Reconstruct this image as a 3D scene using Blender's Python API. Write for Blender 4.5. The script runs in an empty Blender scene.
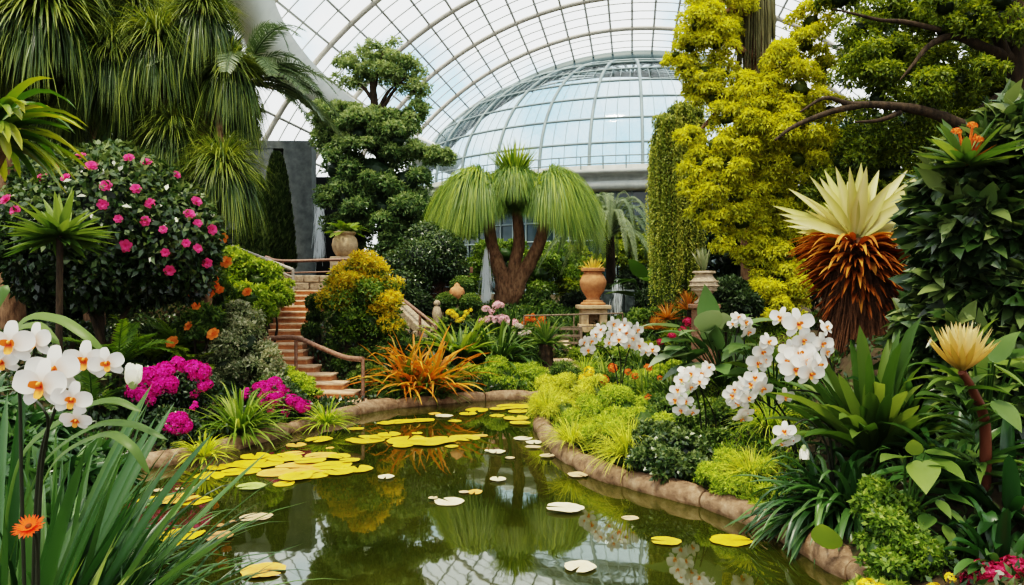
import bpy, math, random
import numpy as np
from mathutils import Vector, Matrix, Quaternion

rng = np.random.default_rng(11)
random.seed(5)
C = bpy.context.scene.collection
F, CX, HY, H = 760.0, 512.0, 290.0, 2.2      # focal length in pixels, principal column, horizon row, eye height over the water
UP = np.array([0., 0., 1.])


def P(px, py, D):
    return np.array([(px - CX) / F * D, D, H - (py - HY) / F * D])


def R_(px, D):
    return px / F * D


def nrm(a):
    a = np.asarray(a, float)
    return a / np.maximum(np.linalg.norm(a, axis=-1, keepdims=True), 1e-9)


def rdir(n):
    return nrm(rng.normal(size=(n, 3)))


def rnd(a, b, n=None):
    return rng.uniform(a, b, n)


# ------------------------------------------------------------------ mesh building
class MB:
    def __init__(self):
        self.v, self.t, self.f, self.m, self.n = [], [], [], [], 0

    def add(self, v, f, t=.5, m=0):
        v = np.asarray(v, float).reshape(-1, 3)
        f = np.asarray(f, np.int64)
        self.v.append(v)
        self.t.append(np.broadcast_to(np.asarray(t, float), (len(v),)))
        self.f.append(f + self.n)
        self.m.append(np.full(len(f), m))
        self.n += len(v)

    def mesh(self, name, mats, org=(0, 0, 0), smooth=True):
        me = bpy.data.meshes.new(name)
        v = np.concatenate(self.v) - np.asarray(org, float)
        me.vertices.add(len(v))
        me.vertices.foreach_set('co', v.astype(np.float32).ravel())
        tot = np.concatenate([np.full(len(f), f.shape[1]) for f in self.f])
        loops = np.concatenate([f.ravel() for f in self.f])
        me.loops.add(len(loops))
        me.loops.foreach_set('vertex_index', loops.astype(np.int32))
        me.polygons.add(len(tot))
        st = np.concatenate([[0], np.cumsum(tot)[:-1]])
        me.polygons.foreach_set('loop_start', st.astype(np.int32))
        me.polygons.foreach_set('loop_total', tot.astype(np.int32))
        me.polygons.foreach_set('material_index', np.concatenate(self.m).astype(np.int32))
        me.polygons.foreach_set('use_smooth', np.full(len(tot), smooth))
        at = me.attributes.new('t', 'FLOAT', 'POINT')
        at.data.foreach_set('value', np.concatenate(self.t).astype(np.float32))
        me.update(calc_edges=True)
        me.validate()
        for m in (mats if isinstance(mats, (list, tuple)) else [mats]):
            me.materials.append(m)
        return me

    def build(self, name, mats, parent=None, loc=None, smooth=True):
        org = WL[parent.name] if parent is not None else (np.zeros(3) if loc is None else np.asarray(loc, float))
        o = bpy.data.objects.new(name, self.mesh(name, mats, org, smooth))
        C.objects.link(o)
        WL[o.name] = np.asarray(org, float)
        if parent is not None:
            o.parent = parent
        else:
            o.location = org
        return o


WL = {}


def tag(o, label=None, cat=None, group=None, kind=None):
    if label: o['label'] = label
    if cat: o['category'] = cat
    if group: o['group'] = group
    if kind: o['kind'] = kind
    return o


def thing(name, label, cat, loc, group=None):
    o = bpy.data.objects.new(name, None)
    o.empty_display_size = .1
    C.objects.link(o)
    o.location = loc
    WL[o.name] = np.asarray(loc, float)
    return tag(o, label, cat, group)


def inst(name, mesh, parent, loc, quat=None, scale=1.0):
    o = bpy.data.objects.new(name, mesh)
    C.objects.link(o)
    o.rotation_mode = 'QUATERNION'
    if quat is not None: o.rotation_quaternion = quat
    o.scale = (scale,) * 3 if np.isscalar(scale) else scale
    if parent is not None:
        o.parent = parent
        o.location = np.asarray(loc) - WL[parent.name]
    else:
        o.location = loc
    WL[o.name] = np.asarray(loc, float)
    return o


# ------------------------------------------------------------------ shapes
def prof_w(kind, s):
    if kind == 'strap': return np.minimum(1, .55 + 2 * s) * np.sqrt(np.maximum(0, 1 - s ** 3))
    if kind == 'grass': return np.maximum(0, 1 - s ** 1.5)
    if kind == 'round': return np.sqrt(np.clip(1 - (1.06 * (s - .55) / .6) ** 2, .02, 1))
    if kind == 'lance': return np.sin(np.pi * np.clip(.06 + .94 * s, 0, 1) ** .8)
    if kind == 'dagger': return np.where(s < .35, .6 + .4 * s / .35, ((1 - s) / .65) ** .8)
    return np.sin(np.pi * np.clip(.03 + .97 * s, 0, 1) ** .62)      # ovate


def blades(mb, base, d0, L, W, segs=4, grav=0., gpow=1., prof='strap', fold=.2, t=.5, tg=0., hint=None, m=0, te=0.):
    base = np.asarray(base, float).reshape(-1, 3)
    n = len(base)
    if n == 0: return
    d0 = nrm(np.broadcast_to(d0, (n, 3)))
    L, W, grav, t = (np.broadcast_to(np.asarray(x, float), (n,)) for x in (L, W, grav, t))
    hv = UP + rng.normal(size=(n, 3)) * .12 if hint is None else np.broadcast_to(hint, (n, 3))
    side = nrm(np.cross(d0, hv))
    pos, rows, ts = base.copy(), [], []
    for j in range(segs + 1):
        s = j / segs
        d = d0.copy()
        d[:, 2] -= grav * s ** gpow
        d = nrm(d)
        nn = np.cross(side, d)
        w = (W * prof_w(prof, np.array(s)))[:, None] * .5
        rows += [pos - side * w, pos - nn * w * fold * 2, pos + side * w]
        ts += [np.clip(t + tg * s + te, 0, 1), np.clip(t + tg * s, 0, 1), np.clip(t + tg * s + te, 0, 1)]
        pos = pos + d * (L / segs)[:, None]
    k = (segs + 1) * 3
    v = np.stack(rows, 1)
    tt = np.stack(ts, 1)
    q = []
    for j in range(segs):
        for c in (0, 1):
            a = j * 3 + c
            q.append([a, a + 1, a + 4, a + 3])
    f = (np.array(q)[None] + (np.arange(n) * k)[:, None, None]).reshape(-1, 4)
    mb.add(v, f, tt.ravel(), m)


def leaflets(mb, pos, d, hint, L, W, t=.5, bend=.15, m=0):
    n = len(pos)
    if n == 0: return
    L, W, t = (np.broadcast_to(np.asarray(x, float), (n,)) for x in (L, W, t))
    d = nrm(d)
    side = nrm(np.cross(d, hint))
    nn = np.cross(side, d)
    mid = pos + d * (L * .45)[:, None] + nn * (L * bend)[:, None]
    v = np.stack([pos, mid - side * (W * .5)[:, None], pos + d * L[:, None], mid + side * (W * .5)[:, None]], 1)
    f = np.arange(n * 4).reshape(n, 4)
    mb.add(v, f, np.repeat(t, 4), m)


def tube(mb, pts, rad, sides=7, t=.5, m=0, cap=True, closed=False):
    pts = np.asarray(pts, float)
    n = len(pts)
    rad = np.broadcast_to(np.asarray(rad, float), (n,))
    tan = np.gradient(pts, axis=0)
    tan = nrm(tan)
    a = np.array([0, 0, 1.]) if abs(tan[0][2]) < .9 else np.array([1., 0, 0])
    u = nrm(np.cross(tan[0], a))
    vs = []
    th = np.linspace(0, 2 * np.pi, sides, endpoint=False)
    for i in range(n):
        u = nrm(u - tan[i] * np.dot(u, tan[i]))
        w = np.cross(tan[i], u)
        vs.append(pts[i] + rad[i] * (np.cos(th)[:, None] * u + np.sin(th)[:, None] * w))
    v = np.concatenate(vs)
    q = []
    for i in range(n - 1):
        for j in range(sides):
            k = (j + 1) % sides
            q.append([i * sides + j, i * sides + k, (i + 1) * sides + k, (i + 1) * sides + j])
    mb.add(v, q, t, m)
    if cap:
        mb.add(vs[0][::-1], [list(range(sides))], t, m)
        mb.add(vs[-1], [list(range(sides))], t, m)


def smooth_path(pts, k=6):
    pts = np.asarray(pts, float)
    if len(pts) < 3: return pts
    p = np.vstack([2 * pts[0] - pts[1], pts, 2 * pts[-1] - pts[-2]])
    out = []
    for i in range(1, len(p) - 2):
        for s in np.linspace(0, 1, k, endpoint=False):
            a, b, c, d = p[i - 1], p[i], p[i + 1], p[i + 2]
            out.append(.5 * (2 * b + (c - a) * s + (2 * a - 5 * b + 4 * c - d) * s * s + (3 * b - a - 3 * c + d) * s ** 3))
    out.append(pts[-1])
    return np.array(out)


def limb(mb, pts, r0, r1, sides=8, t=.5, k=6, rough=.0, m=0):
    p = smooth_path(pts, k)
    r = np.linspace(r0, r1, len(p))
    if rough: r = r * (1 + rng.normal(size=len(p)) * rough)
    tube(mb, p, r, sides, t, m)


def lathe(mb, prof, c, sides=28, t=.5, m=0):
    prof = np.asarray(prof, float)
    th = np.linspace(0, 2 * np.pi, sides, endpoint=False)
    v = np.stack([np.stack([c[0] + r * np.cos(th), c[1] + r * np.sin(th), np.full(sides, c[2] + z)], 1) for r, z in prof])
    q = []
    for i in range(len(prof) - 1):
        for j in range(sides):
            k = (j + 1) % sides
            q.append([i * sides + j, i * sides + k, (i + 1) * sides + k, (i + 1) * sides + j])
    mb.add(v.reshape(-1, 3), q, t, m)


def box(mb, c, s, rz=0., t=.5, m=0):
    x, y, z = np.asarray(s, float) / 2
    v = np.array([[-x, -y, -z], [x, -y, -z], [x, y, -z], [-x, y, -z], [-x, -y, z], [x, -y, z], [x, y, z], [-x, y, z]])
    cr, sr = math.cos(rz), math.sin(rz)
    v = np.stack([v[:, 0] * cr - v[:, 1] * sr, v[:, 0] * sr + v[:, 1] * cr, v[:, 2]], 1) + np.asarray(c, float)
    mb.add(v, [[0, 3, 2, 1], [4, 5, 6, 7], [0, 1, 5, 4], [1, 2, 6, 5], [2, 3, 7, 6], [3, 0, 4, 7]], t, m)


def ball(mb, c, r, t=.0, m=0, nu=10, nv=7, jit=.12):
    r = np.broadcast_to(np.asarray(r, float), (3,))
    vs = []
    for i in range(nv + 1):
        ph = np.pi * i / nv
        for j in range(nu):
            th = 2 * np.pi * j / nu
            k = 1 + (rng.uniform(-jit, jit) if 0 < i < nv else 0)
            vs.append([c[0] + r[0] * k * math.sin(ph) * math.cos(th), c[1] + r[1] * k * math.sin(ph) * math.sin(th), c[2] + r[2] * k * math.cos(ph)])
    q = [[i * nu + j, (i + 1) * nu + j, (i + 1) * nu + (j + 1) % nu, i * nu + (j + 1) % nu] for i in range(nv) for j in range(nu)]
    mb.add(vs, q, t, m)


def bevel(o, w=.015, seg=2):
    b = o.modifiers.new('edge', 'BEVEL')
    b.width = w
    b.segments = seg
    b.limit_method = 'ANGLE'
    return o


# ------------------------------------------------------------------ materials
def nodes(name):
    m = bpy.data.materials.new(name)
    m.use_nodes = True
    nt = m.node_tree
    nt.nodes.clear()
    out = nt.nodes.new('ShaderNodeOutputMaterial')
    return m, nt, out


def ramp(nt, stops):
    r = nt.nodes.new('ShaderNodeValToRGB')
    e = r.color_ramp.elements
    while len(e) < len(stops): e.new(.5)
    for i, (p, c) in enumerate(stops):
        e[i].position = p
        e[i].color = (*c, 1)
    return r


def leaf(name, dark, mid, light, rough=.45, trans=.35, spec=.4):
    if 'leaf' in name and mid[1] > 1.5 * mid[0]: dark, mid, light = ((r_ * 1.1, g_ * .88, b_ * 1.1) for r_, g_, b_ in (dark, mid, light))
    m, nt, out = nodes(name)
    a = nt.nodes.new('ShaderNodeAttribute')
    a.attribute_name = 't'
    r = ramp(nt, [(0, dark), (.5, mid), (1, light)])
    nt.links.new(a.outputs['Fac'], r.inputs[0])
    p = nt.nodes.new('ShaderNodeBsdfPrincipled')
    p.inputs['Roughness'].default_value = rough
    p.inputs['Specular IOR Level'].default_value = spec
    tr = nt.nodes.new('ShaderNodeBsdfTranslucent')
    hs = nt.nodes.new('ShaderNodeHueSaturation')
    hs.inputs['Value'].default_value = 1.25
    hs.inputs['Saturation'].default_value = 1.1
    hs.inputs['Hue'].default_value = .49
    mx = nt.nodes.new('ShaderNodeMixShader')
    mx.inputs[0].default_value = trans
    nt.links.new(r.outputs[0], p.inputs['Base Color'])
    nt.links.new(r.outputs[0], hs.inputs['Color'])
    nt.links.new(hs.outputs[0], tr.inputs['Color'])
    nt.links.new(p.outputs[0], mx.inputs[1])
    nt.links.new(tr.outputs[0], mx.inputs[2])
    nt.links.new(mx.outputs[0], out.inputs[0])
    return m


def rough_mat(name, c1, c2, scale=8., rough=.8, bump=.3, stretch=(1, 1, 1), spec=.3, c3=None):
    m, nt, out = nodes(name)
    tc = nt.nodes.new('ShaderNodeTexCoord')
    mp = nt.nodes.new('ShaderNodeMapping')
    mp.inputs['Scale'].default_value = stretch
    nz = nt.nodes.new('ShaderNodeTexNoise')
    nz.inputs['Scale'].default_value = scale
    nz.inputs['Detail'].default_value = 8
    nz.inputs['Roughness'].default_value = .65
    r = ramp(nt, [(.3, c1), (.68, c2)] if c3 is None else [(.28, c1), (.5, c2), (.72, c3)])
    p = nt.nodes.new('ShaderNodeBsdfPrincipled')
    p.inputs['Roughness'].default_value = rough
    p.inputs['Specular IOR Level'].default_value = spec
    b = nt.nodes.new('ShaderNodeBump')
    b.inputs['Strength'].default_value = bump
    b.inputs['Distance'].default_value = .03
    for x, y in ((tc.outputs['Object'], mp.inputs[0]), (mp.outputs[0], nz.inputs['Vector']), (nz.outputs['Fac'], r.inputs[0]),
                 (r.outputs[0], p.inputs['Base Color']), (nz.outputs['Fac'], b.inputs['Height']), (b.outputs[0], p.inputs['Normal']), (p.outputs[0], out.inputs[0])):
        nt.links.new(x, y)
    return m


def plain(name, c, rough=.5, metal=0., spec=.4):
    m, nt, out = nodes(name)
    p = nt.nodes.new('ShaderNodeBsdfPrincipled')
    p.inputs['Base Color'].default_value = (*c, 1)
    p.inputs['Roughness'].default_value = rough
    p.inputs['Metallic'].default_value = metal
    p.inputs['Specular IOR Level'].default_value = spec
    nt.links.new(p.outputs[0], out.inputs[0])
    return m


def glass_mat(name, tint, diff, k_diff, k_gloss):
    m, nt, out = nodes(name)
    tr = nt.nodes.new('ShaderNodeBsdfTransparent')
    tr.inputs[0].default_value = (*tint, 1)
    d = nt.nodes.new('ShaderNodeBsdfTranslucent')
    d.inputs[0].default_value = (*diff, 1)
    g = nt.nodes.new('ShaderNodeBsdfGlossy')
    g.inputs['Roughness'].default_value = .05
    m1 = nt.nodes.new('ShaderNodeMixShader')
    m1.inputs[0].default_value = k_diff
    m2 = nt.nodes.new('ShaderNodeMixShader')
    m2.inputs[0].default_value = k_gloss
    nt.links.new(tr.outputs[0], m1.inputs[1])
    nt.links.new(d.outputs[0], m1.inputs[2])
    nt.links.new(m1.outputs[0], m2.inputs[1])
    nt.links.new(g.outputs[0], m2.inputs[2])
    nt.links.new(m2.outputs[0], out.inputs[0])
    return m


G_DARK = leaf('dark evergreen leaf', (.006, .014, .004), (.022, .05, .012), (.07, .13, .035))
G_BUSH = leaf('glossy shrub leaf', (.006, .016, .004), (.035, .085, .016), (.17, .26, .07), .32, .25, .6)
G_MID = leaf('mid green leaf', (.012, .035, .006), (.06, .14, .02), (.2, .32, .05))
G_STRAP = leaf('deep green strap leaf', (.008, .03, .006), (.03, .1, .018), (.11, .24, .05), .33, .3, .6)
G_BRIGHT = leaf('bright green leaf', (.03, .08, .008), (.13, .26, .02), (.34, .48, .07))
G_LIME = leaf('lime leaf', (.05, .09, .006), (.25, .36, .02), (.58, .62, .08))
G_YEL = leaf('yellow grass leaf', (.09, .13, .01), (.4, .45, .025), (.8, .74, .12))
G_GOLD = leaf('golden green leaf', (.07, .09, .004), (.42, .43, .012), (.78, .72, .03), trans=.45)
G_OLIVE = leaf('olive tree leaf', (.016, .03, .004), (.12, .17, .014), (.34, .38, .03), trans=.45)
G_PONY = leaf('ponytail leaf', (.012, .04, .006), (.085, .2, .018), (.38, .55, .06), .4, .35, .5)
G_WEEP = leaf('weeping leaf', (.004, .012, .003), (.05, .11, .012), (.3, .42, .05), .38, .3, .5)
G_PALM = leaf('grey green palm leaf', (.02, .045, .015), (.08, .15, .05), (.22, .32, .12), .4, .3, .5)
G_TREE = leaf('soft tree leaf', (.018, .05, .014), (.095, .2, .05), (.3, .44, .14), trans=.4)
G_GREY = leaf('grey green variegated leaf', (.025, .05, .012), (.15, .23, .07), (.5, .58, .3))
G_PADDLE = leaf('paddle leaf', (.02, .06, .012), (.09, .2, .045), (.3, .42, .19), .4, .25, .5)
G_CREAM = leaf('cream striped leaf', (.14, .2, .015), (.5, .45, .14), (.66, .58, .3), .4, .3)
G_RUST = leaf('rusty dead leaf', (.09, .02, .004), (.36, .11, .012), (.7, .34, .06), .7, .2, .2)
G_CROT = leaf('croton leaf', (.08, .17, .012), (.62, .19, .015), (.85, .42, .04), .45, .3)
G_AUTUMN = leaf('yellow orange leaf', (.12, .15, .008), (.5, .42, .012), (.82, .52, .02), .5, .4)
G_BROM = leaf('yellow agave leaf', (.2, .18, .02), (.6, .42, .06), (.85, .62, .18))
G_GUZ = leaf('straw yellow bract', (.25, .16, .015), (.62, .4, .11), (.78, .62, .3), .45, .3)
G_REDB = leaf('red green bromeliad leaf', (.25, .03, .01), (.2, .2, .03), (.45, .5, .2))
F_MAG = leaf('magenta petal', (.3, .002, .09), (.72, .01, .27), (.9, .09, .45), .6, .3, .2)
F_PINK = leaf('rose pink petal', (.4, .005, .07), (.66, .03, .17), (.78, .16, .34), .6, .3, .2)
F_PALE = leaf('pale pink petal', (.6, .25, .3), (.85, .5, .52), (.95, .8, .78), .6, .3, .2)
F_ORANGE = leaf('orange petal', (.6, .08, .015), (.82, .2, .03), (.9, .42, .1), .6, .3, .2)
F_YELLOW = leaf('yellow petal', (.7, .4, .01), (.9, .7, .03), (.95, .85, .2), .6, .3, .2)
F_WHITE = leaf('white orchid petal', (.6, .38, .22), (.62, .55, .47), (.66, .63, .58), .5, .25, .3)
F_LIP = leaf('orange orchid lip', (.35, .02, .02), (.72, .1, .02), (.85, .36, .06), .5, .2, .3)
F_BUD = leaf('green white bud', (.25, .4, .1), (.6, .62, .35), (.9, .86, .75), .5, .3)
BARK = rough_mat('dark bark', (.012, .008, .005), (.07, .045, .025), 12, .9, .8, (1, 1, .25))
BARK_R = rough_mat('red brown bark', (.06, .03, .016), (.3, .17, .095), 14, .9, .9, (1, 1, .3))
HANG = rough_mat('hanging bark strands', (.04, .04, .015), (.19, .17, .09), 10, .95, .8, (1, 1, .2))
FIBRE = rough_mat('fibrous palm bark', (.015, .007, .004), (.16, .07, .03), 30, .95, 1., (1, 1, .12))
STEM = plain('green stem', (.045, .09, .015), .5)
STEM_D = plain('dark stem', (.02, .022, .01), .6)
STEM_R = plain('reddish stem', (.12, .035, .015), .6)
SOIL = rough_mat('soil', (.012, .009, .005), (.06, .04, .02), 5, .95, .6, c3=(.03, .045, .012))
KERB = rough_mat('rounded stone kerb', (.06, .033, .018), (.22, .13, .075), 9, .8, .7, c3=(.36, .25, .16))
STEP_T = rough_mat('pale step tread', (.5, .29, .17), (.72, .5, .34), 10, .8, .3)
STEP_R = rough_mat('terracotta step riser', (.36, .14, .06), (.6, .28, .13), 10, .85, .4)
RAIL = rough_mat('weathered brown rail', (.12, .05, .03), (.32, .17, .11), 20, .5, .2, spec=.5)
RAIL_G = rough_mat('pale grey rail', (.22, .18, .15), (.5, .44, .38), 20, .5, .2)
TERRA = rough_mat('terracotta', (.34, .13, .05), (.6, .27, .12), 6, .75, .2)
STONE = rough_mat('carved stone', (.2, .14, .09), (.5, .38, .26), 14, .85, .7)
STONE_P = rough_mat('sandstone', (.3, .19, .1), (.62, .44, .27), 8, .85, .5)
CONC = rough_mat('grey concrete', (.06, .066, .065), (.13, .14, .135), 3, .85, .3)
ROCK_W = rough_mat('wet rock', (.012, .016, .016), (.07, .085, .085), 5, .35, .6)
CONC_D = plain('dark recess', (.012, .014, .014), .9)
BRICK = rough_mat('weathered brick', (.1, .05, .03), (.26, .14, .09), 20, .9, .8)
STEEL = plain('white grey steel', (.42, .42, .4), .5)
STEEL_T = plain('warm grey steel', (.4, .37, .32), .5)
STEEL_D = plain('dark teal steel', (.07, .105, .11), .5)
STEEL_G = plain('blue grey steel', (.2, .25, .25), .45)
PALEBEAM = rough_mat('pale painted beam', (.62, .63, .59), (.74, .74, .69), 2, .7, .1)
GLASS = glass_mat('roof glass', (.96, .98, .98), (.9, .93, .93), .1, .04)
GLASS_D = glass_mat('dome glass', (.86, .95, .98), (.85, .92, .95), .16, .08)
GLASS_F = plain('dark facade glass', (.03, .05, .055), .1)
WOOD = rough_mat('weathered wood', (.1, .07, .05), (.25, .18, .13), 18, .85, .5, (1, .2, 1))

# ------------------------------------------------------------------ ground and pond
def wl(px, py):
    D = H * F / (py - HY)
    return ((px - CX) / F * D, D)


pond = [wl(*p) for p in [(120, 473), (60, 492), (40, 540), (100, 620), (250, 760), (700, 760), (900, 640), (862, 592), (830, 569), (800, 549), (740, 521), (680, 501),
        (600, 479), (561, 457), (541, 437), (538, 422), (552, 412), (590, 408), (575, 401), (530, 399.5), (480, 401), (430, 405), (390, 409), (370, 412), (340, 420), (300, 431),
        (270, 440), (230, 451), (190, 461), (150, 468)]]
pond = np.array(pond)


def pond_sd(x, y):
    x, y = np.asarray(x, float), np.asarray(y, float)
    best = np.full(x.shape, 1e9)
    ins = np.zeros(x.shape, bool)
    for a, b in zip(pond, np.roll(pond, -1, 0)):
        ab = b - a
        s = np.clip(((x - a[0]) * ab[0] + (y - a[1]) * ab[1]) / (ab @ ab), 0, 1)
        best = np.minimum(best, np.hypot(x - a[0] - s * ab[0], y - a[1] - s * ab[1]))
        c = ((a[1] > y) != (b[1] > y)) & (x < (b[0] - a[0]) * (y - a[1]) / (b[1] - a[1] + 1e-12) + a[0])
        ins ^= c
    return np.where(ins, -best, best)


N_STEP = 17
S_R = [368, 356, 345, 333, 316, 308, 303, 302, 303, 306, 309, 312, 316, 319, 323, 326, 330]
S_L = [290, 286, 282, 278, 272, 268, 265, 264, 264, 267, 270, 273, 277, 281, 285, 288, 292]
S_D = [14.2 + .35 * i for i in range(N_STEP)]
S_Z = [.12 + .13 * i for i in range(N_STEP)]

ctrl = []
for px, py, D in [(60, 430, 10), (150, 420, 11), (200, 400, 12), (100, 360, 11.5), (60, 330, 13), (180, 330, 15), (240, 335, 16), (245, 285, 18.5), (200, 270, 19), (280, 268, 20),
                  (350, 338, 16.5), (380, 396, 14.6), (420, 396, 14.8), (440, 350, 17), (480, 330, 20), (505, 310, 24), (593, 326, 21), (560, 350, 18.5), (545, 365, 17), (430, 310, 22),
                  (650, 320, 20), (705, 312, 19), (600, 425, 11.6), (650, 412, 10.8), (620, 385, 13.5), (700, 385, 11.5), (750, 425, 9.2), (700, 455, 9.2), (800, 470, 7.6), (850, 430, 7.5),
                  (950, 455, 6.3), (900, 520, 5.8), (1000, 570, 5), (880, 345, 8.5), (1000, 350, 8), (1100, 330, 8), (800, 330, 14), (900, 310, 16), (345, 276, 24), (330, 280, 22),
                  (520, 385, 16), (480, 388, 16)]:
    ctrl.append(P(px, py, D))
for i in range(0, N_STEP, 2):
    for p in (S_L[i], S_R[i]):
        ctrl.append([(p - CX) / F * S_D[i], S_D[i] + .2, S_Z[i] - .24])
for x, y, z in [(-3, 3.4, .35), (-1.8, 2.4, .3), (3.2, 4, .35), (-5.2, 5.5, .35), (-8, 9, .6), (-20, 20, 2.2), (20, 20, 2.5), (-20, 40, 2.5), (0, 40, 2), (20, 40, 2.3), (0, 30, 1.8),
                (-10, 30, 2.6), (-7, 24, 2.4), (10, 12, 1.9), (10, 28, 2), (-20, 5, 1), (15, 5, 1.5), (0, 0, .3)]:
    ctrl.append([x, y, z])
ctrl += [[x, y, .1] for x, y in pond * 1.0]
ctrl = np.array(ctrl, float)


def tz(x, y):
    x, y = np.atleast_1d(np.asarray(x, float)), np.atleast_1d(np.asarray(y, float))
    d2 = (x[..., None] - ctrl[:, 0]) ** 2 + (y[..., None] - ctrl[:, 1]) ** 2 + .04
    w = d2 ** -1.6
    z = (w * ctrl[:, 2]).sum(-1) / w.sum(-1)
    return np.maximum(z, .09)


def G(px, D):
    x = (px - CX) / F * D
    return np.array([x, D, tz(x, D)[0]])


def hit(px, py, d0=3.):                                  # depth at which a sight line meets the ground
    D = np.arange(d0, 30, .05)
    z = tz((px - CX) / F * D, D)
    k = np.nonzero(H - (py - HY) / F * D <= z)[0]
    return D[k[0]] if len(k) else 30.


def on_stairs(x, y):
    a = np.interp(y, [d + .2 for d in S_D], S_L)
    b = np.interp(y, [d + .2 for d in S_D], S_R)
    px = CX + x / np.maximum(y, .1) * F
    return (y > 13.9) & (y < 20.6) & (px > a - 14) & (px < b + 5)


xs, ys = np.arange(-24, 26.01, .2), np.arange(-2, 46.01, .2)
gx, gy = np.meshgrid(xs, ys)
sd = pond_sd(gx, gy)
gz = np.where(sd < .06, -.45, tz(gx.ravel(), gy.ravel()).reshape(gx.shape))
mb = MB()
nx = len(xs)
ii = (np.arange(len(ys) - 1)[:, None] * nx + np.arange(nx - 1)[None]).ravel()
mb.add(np.stack([gx, gy, gz], -1), np.stack([ii, ii + 1, ii + nx + 1, ii + nx], 1))
tag(mb.build('ground', SOIL), 'dark planting soil of the garden slopes', None, None, 'structure')
mb = MB()
box(mb, (1, 30, -.6), (300, 300, .1))
tag(mb.build('ground_outside', SOIL), 'ground beyond the glasshouse', None, None, 'structure')


def water_mat():
    m, nt, out = nodes('murky green water')
    tc = nt.nodes.new('ShaderNodeTexCoord')
    mp = nt.nodes.new('ShaderNodeMapping')
    mp.inputs['Scale'].default_value = (1, .6, 1)
    nz = nt.nodes.new('ShaderNodeTexNoise')
    nz.inputs['Scale'].default_value = 2.2
    nz.inputs['Detail'].default_value = 3
    b = nt.nodes.new('ShaderNodeBump')
    b.inputs['Strength'].default_value = .035
    b.inputs['Distance'].default_value = .05
    n2 = nt.nodes.new('ShaderNodeTexNoise')
    n2.inputs['Scale'].default_value = .7
    r = ramp(nt, [(.3, (.05, .05, .004)), (.7, (.095, .085, .008))])
    r.color_ramp.elements[0].color = (.016, .02, .002, 1)
    r.color_ramp.elements[1].color = (.035, .036, .004, 1)
    p = nt.nodes.new('ShaderNodeBsdfDiffuse')
    gl = nt.nodes.new('ShaderNodeBsdfGlossy')
    gl.inputs['Roughness'].default_value = .025
    gl.inputs['Color'].default_value = (.93, .95, .88, 1)
    fr = nt.nodes.new('ShaderNodeFresnel')
    fr.inputs['IOR'].default_value = 2.3
    mx = nt.nodes.new('ShaderNodeMixShader')
    for x, y in ((tc.outputs['Object'], mp.inputs[0]), (mp.outputs[0], nz.inputs['Vector']), (nz.outputs['Fac'], b.inputs['Height']), (b.outputs[0], gl.inputs['Normal']),
                 (tc.outputs['Object'], n2.inputs['Vector']), (n2.outputs['Fac'], r.inputs[0]), (r.outputs[0], p.inputs['Color']), (fr.outputs[0], mx.inputs[0]),
                 (p.outputs[0], mx.inputs[1]), (gl.outputs[0], mx.inputs[2]), (mx.outputs[0], out.inputs[0])):
        nt.links.new(x, y)
    return m


mb = MB()
mb.add([(-7, 1.8, 0), (5, 1.8, 0), (5, 17, 0), (-7, 17, 0)], [[0, 1, 2, 3]])
tag(mb.build('pond_water', water_mat()), 'still murky green pond water', None, None, 'structure')

# kerb of rounded stones round the pond
def kerb(name, label, pts, seg):
    p = smooth_path(np.array([[x, y, .05] for x, y in pts]), 24)
    d = np.concatenate([[0], np.cumsum(np.linalg.norm(np.diff(p, axis=0), axis=1))])
    root = thing(name, label, 'kerb', p[len(p) // 2], 'rounded stone kerbs round the pond')
    n = max(1, int(d[-1] / seg))
    ed = np.linspace(0, d[-1], n + 1)
    for a, b in zip(ed[:-1], ed[1:]):
        s = np.linspace(a + .004, b - .004, 7)
        q = np.stack([np.interp(s, d, p[:, k]) for k in range(3)], 1) + rng.normal(size=3) * .008
        r = np.array([.1, .135, .14, .142, .14, .135, .1]) * rnd(.92, 1.08)
        k = MB()
        tube(k, q, r, 12, rnd(0, 1))
        k.build('kerb_stone', KERB, root)


out = pond.copy()
cen = pond.mean(0)
for i in range(len(pond)):
    a, b = pond[i - 1], pond[(i + 1) % len(pond)]
    tvec = (b - a) / np.linalg.norm(b - a)
    nv = np.array([tvec[1], -tvec[0]])
    if pond_sd(*(pond[i] + nv * .1)) < 0: nv = -nv
    out[i] = pond[i] + nv * .08
kerb('pond_kerb', 'long brown stone kerb curving along the bank of white orchids', out[6:17], .95)
kerb('pond_kerb', 'stone kerb along the pond below the azaleas and the stairs', np.vstack([out[18:], out[:2]]), .9)

# ------------------------------------------------------------------ glasshouse
AX = nrm(np.array([.158, 1., 0]))
UX = np.array([AX[1], -AX[0], 0])
RV = 17.6


def vault(s, th, r=RV):
    return AX * s + UX * (r * math.cos(th)) + UP * (r * math.sin(th))


S0, S1 = -10., 50.
NL = 45
ths = np.linspace(0, np.pi, NL)
mb = MB()
ss = np.linspace(S0, S1, 31)
v = np.array([[vault(s, th, RV + .08) for th in ths] for s in ss])
ii = (np.arange(30)[:, None] * NL + np.arange(NL - 1)[None]).ravel()
mb.add(v, np.stack([ii, ii + 1, ii + NL + 1, ii + NL], 1))
roof = tag(mb.build('ceiling', GLASS), 'barrel vaulted glass roof', None, None, 'structure')
mb = MB()
for th in ths: tube(mb, [vault(S0, th), vault(S1, th)], .065, 4)
tag(mb.build('trim_1', STEEL), 'long steel ribs of the glass roof', None, None, 'structure')
mb = MB()
for i, s in enumerate(np.arange(S0, S1, 1.25)):
    big = i % 4 == 0
    tube(mb, [vault(s, th, RV - (.1 if big else 0)) for th in np.linspace(0, np.pi, 64)], .14 if big else .035, 4, 0, 1 if big else 0)
tag(mb.build('trim_2', [STEEL, STEEL_T]), 'arched steel ribs of the glass roof', None, None, 'structure')


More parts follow.
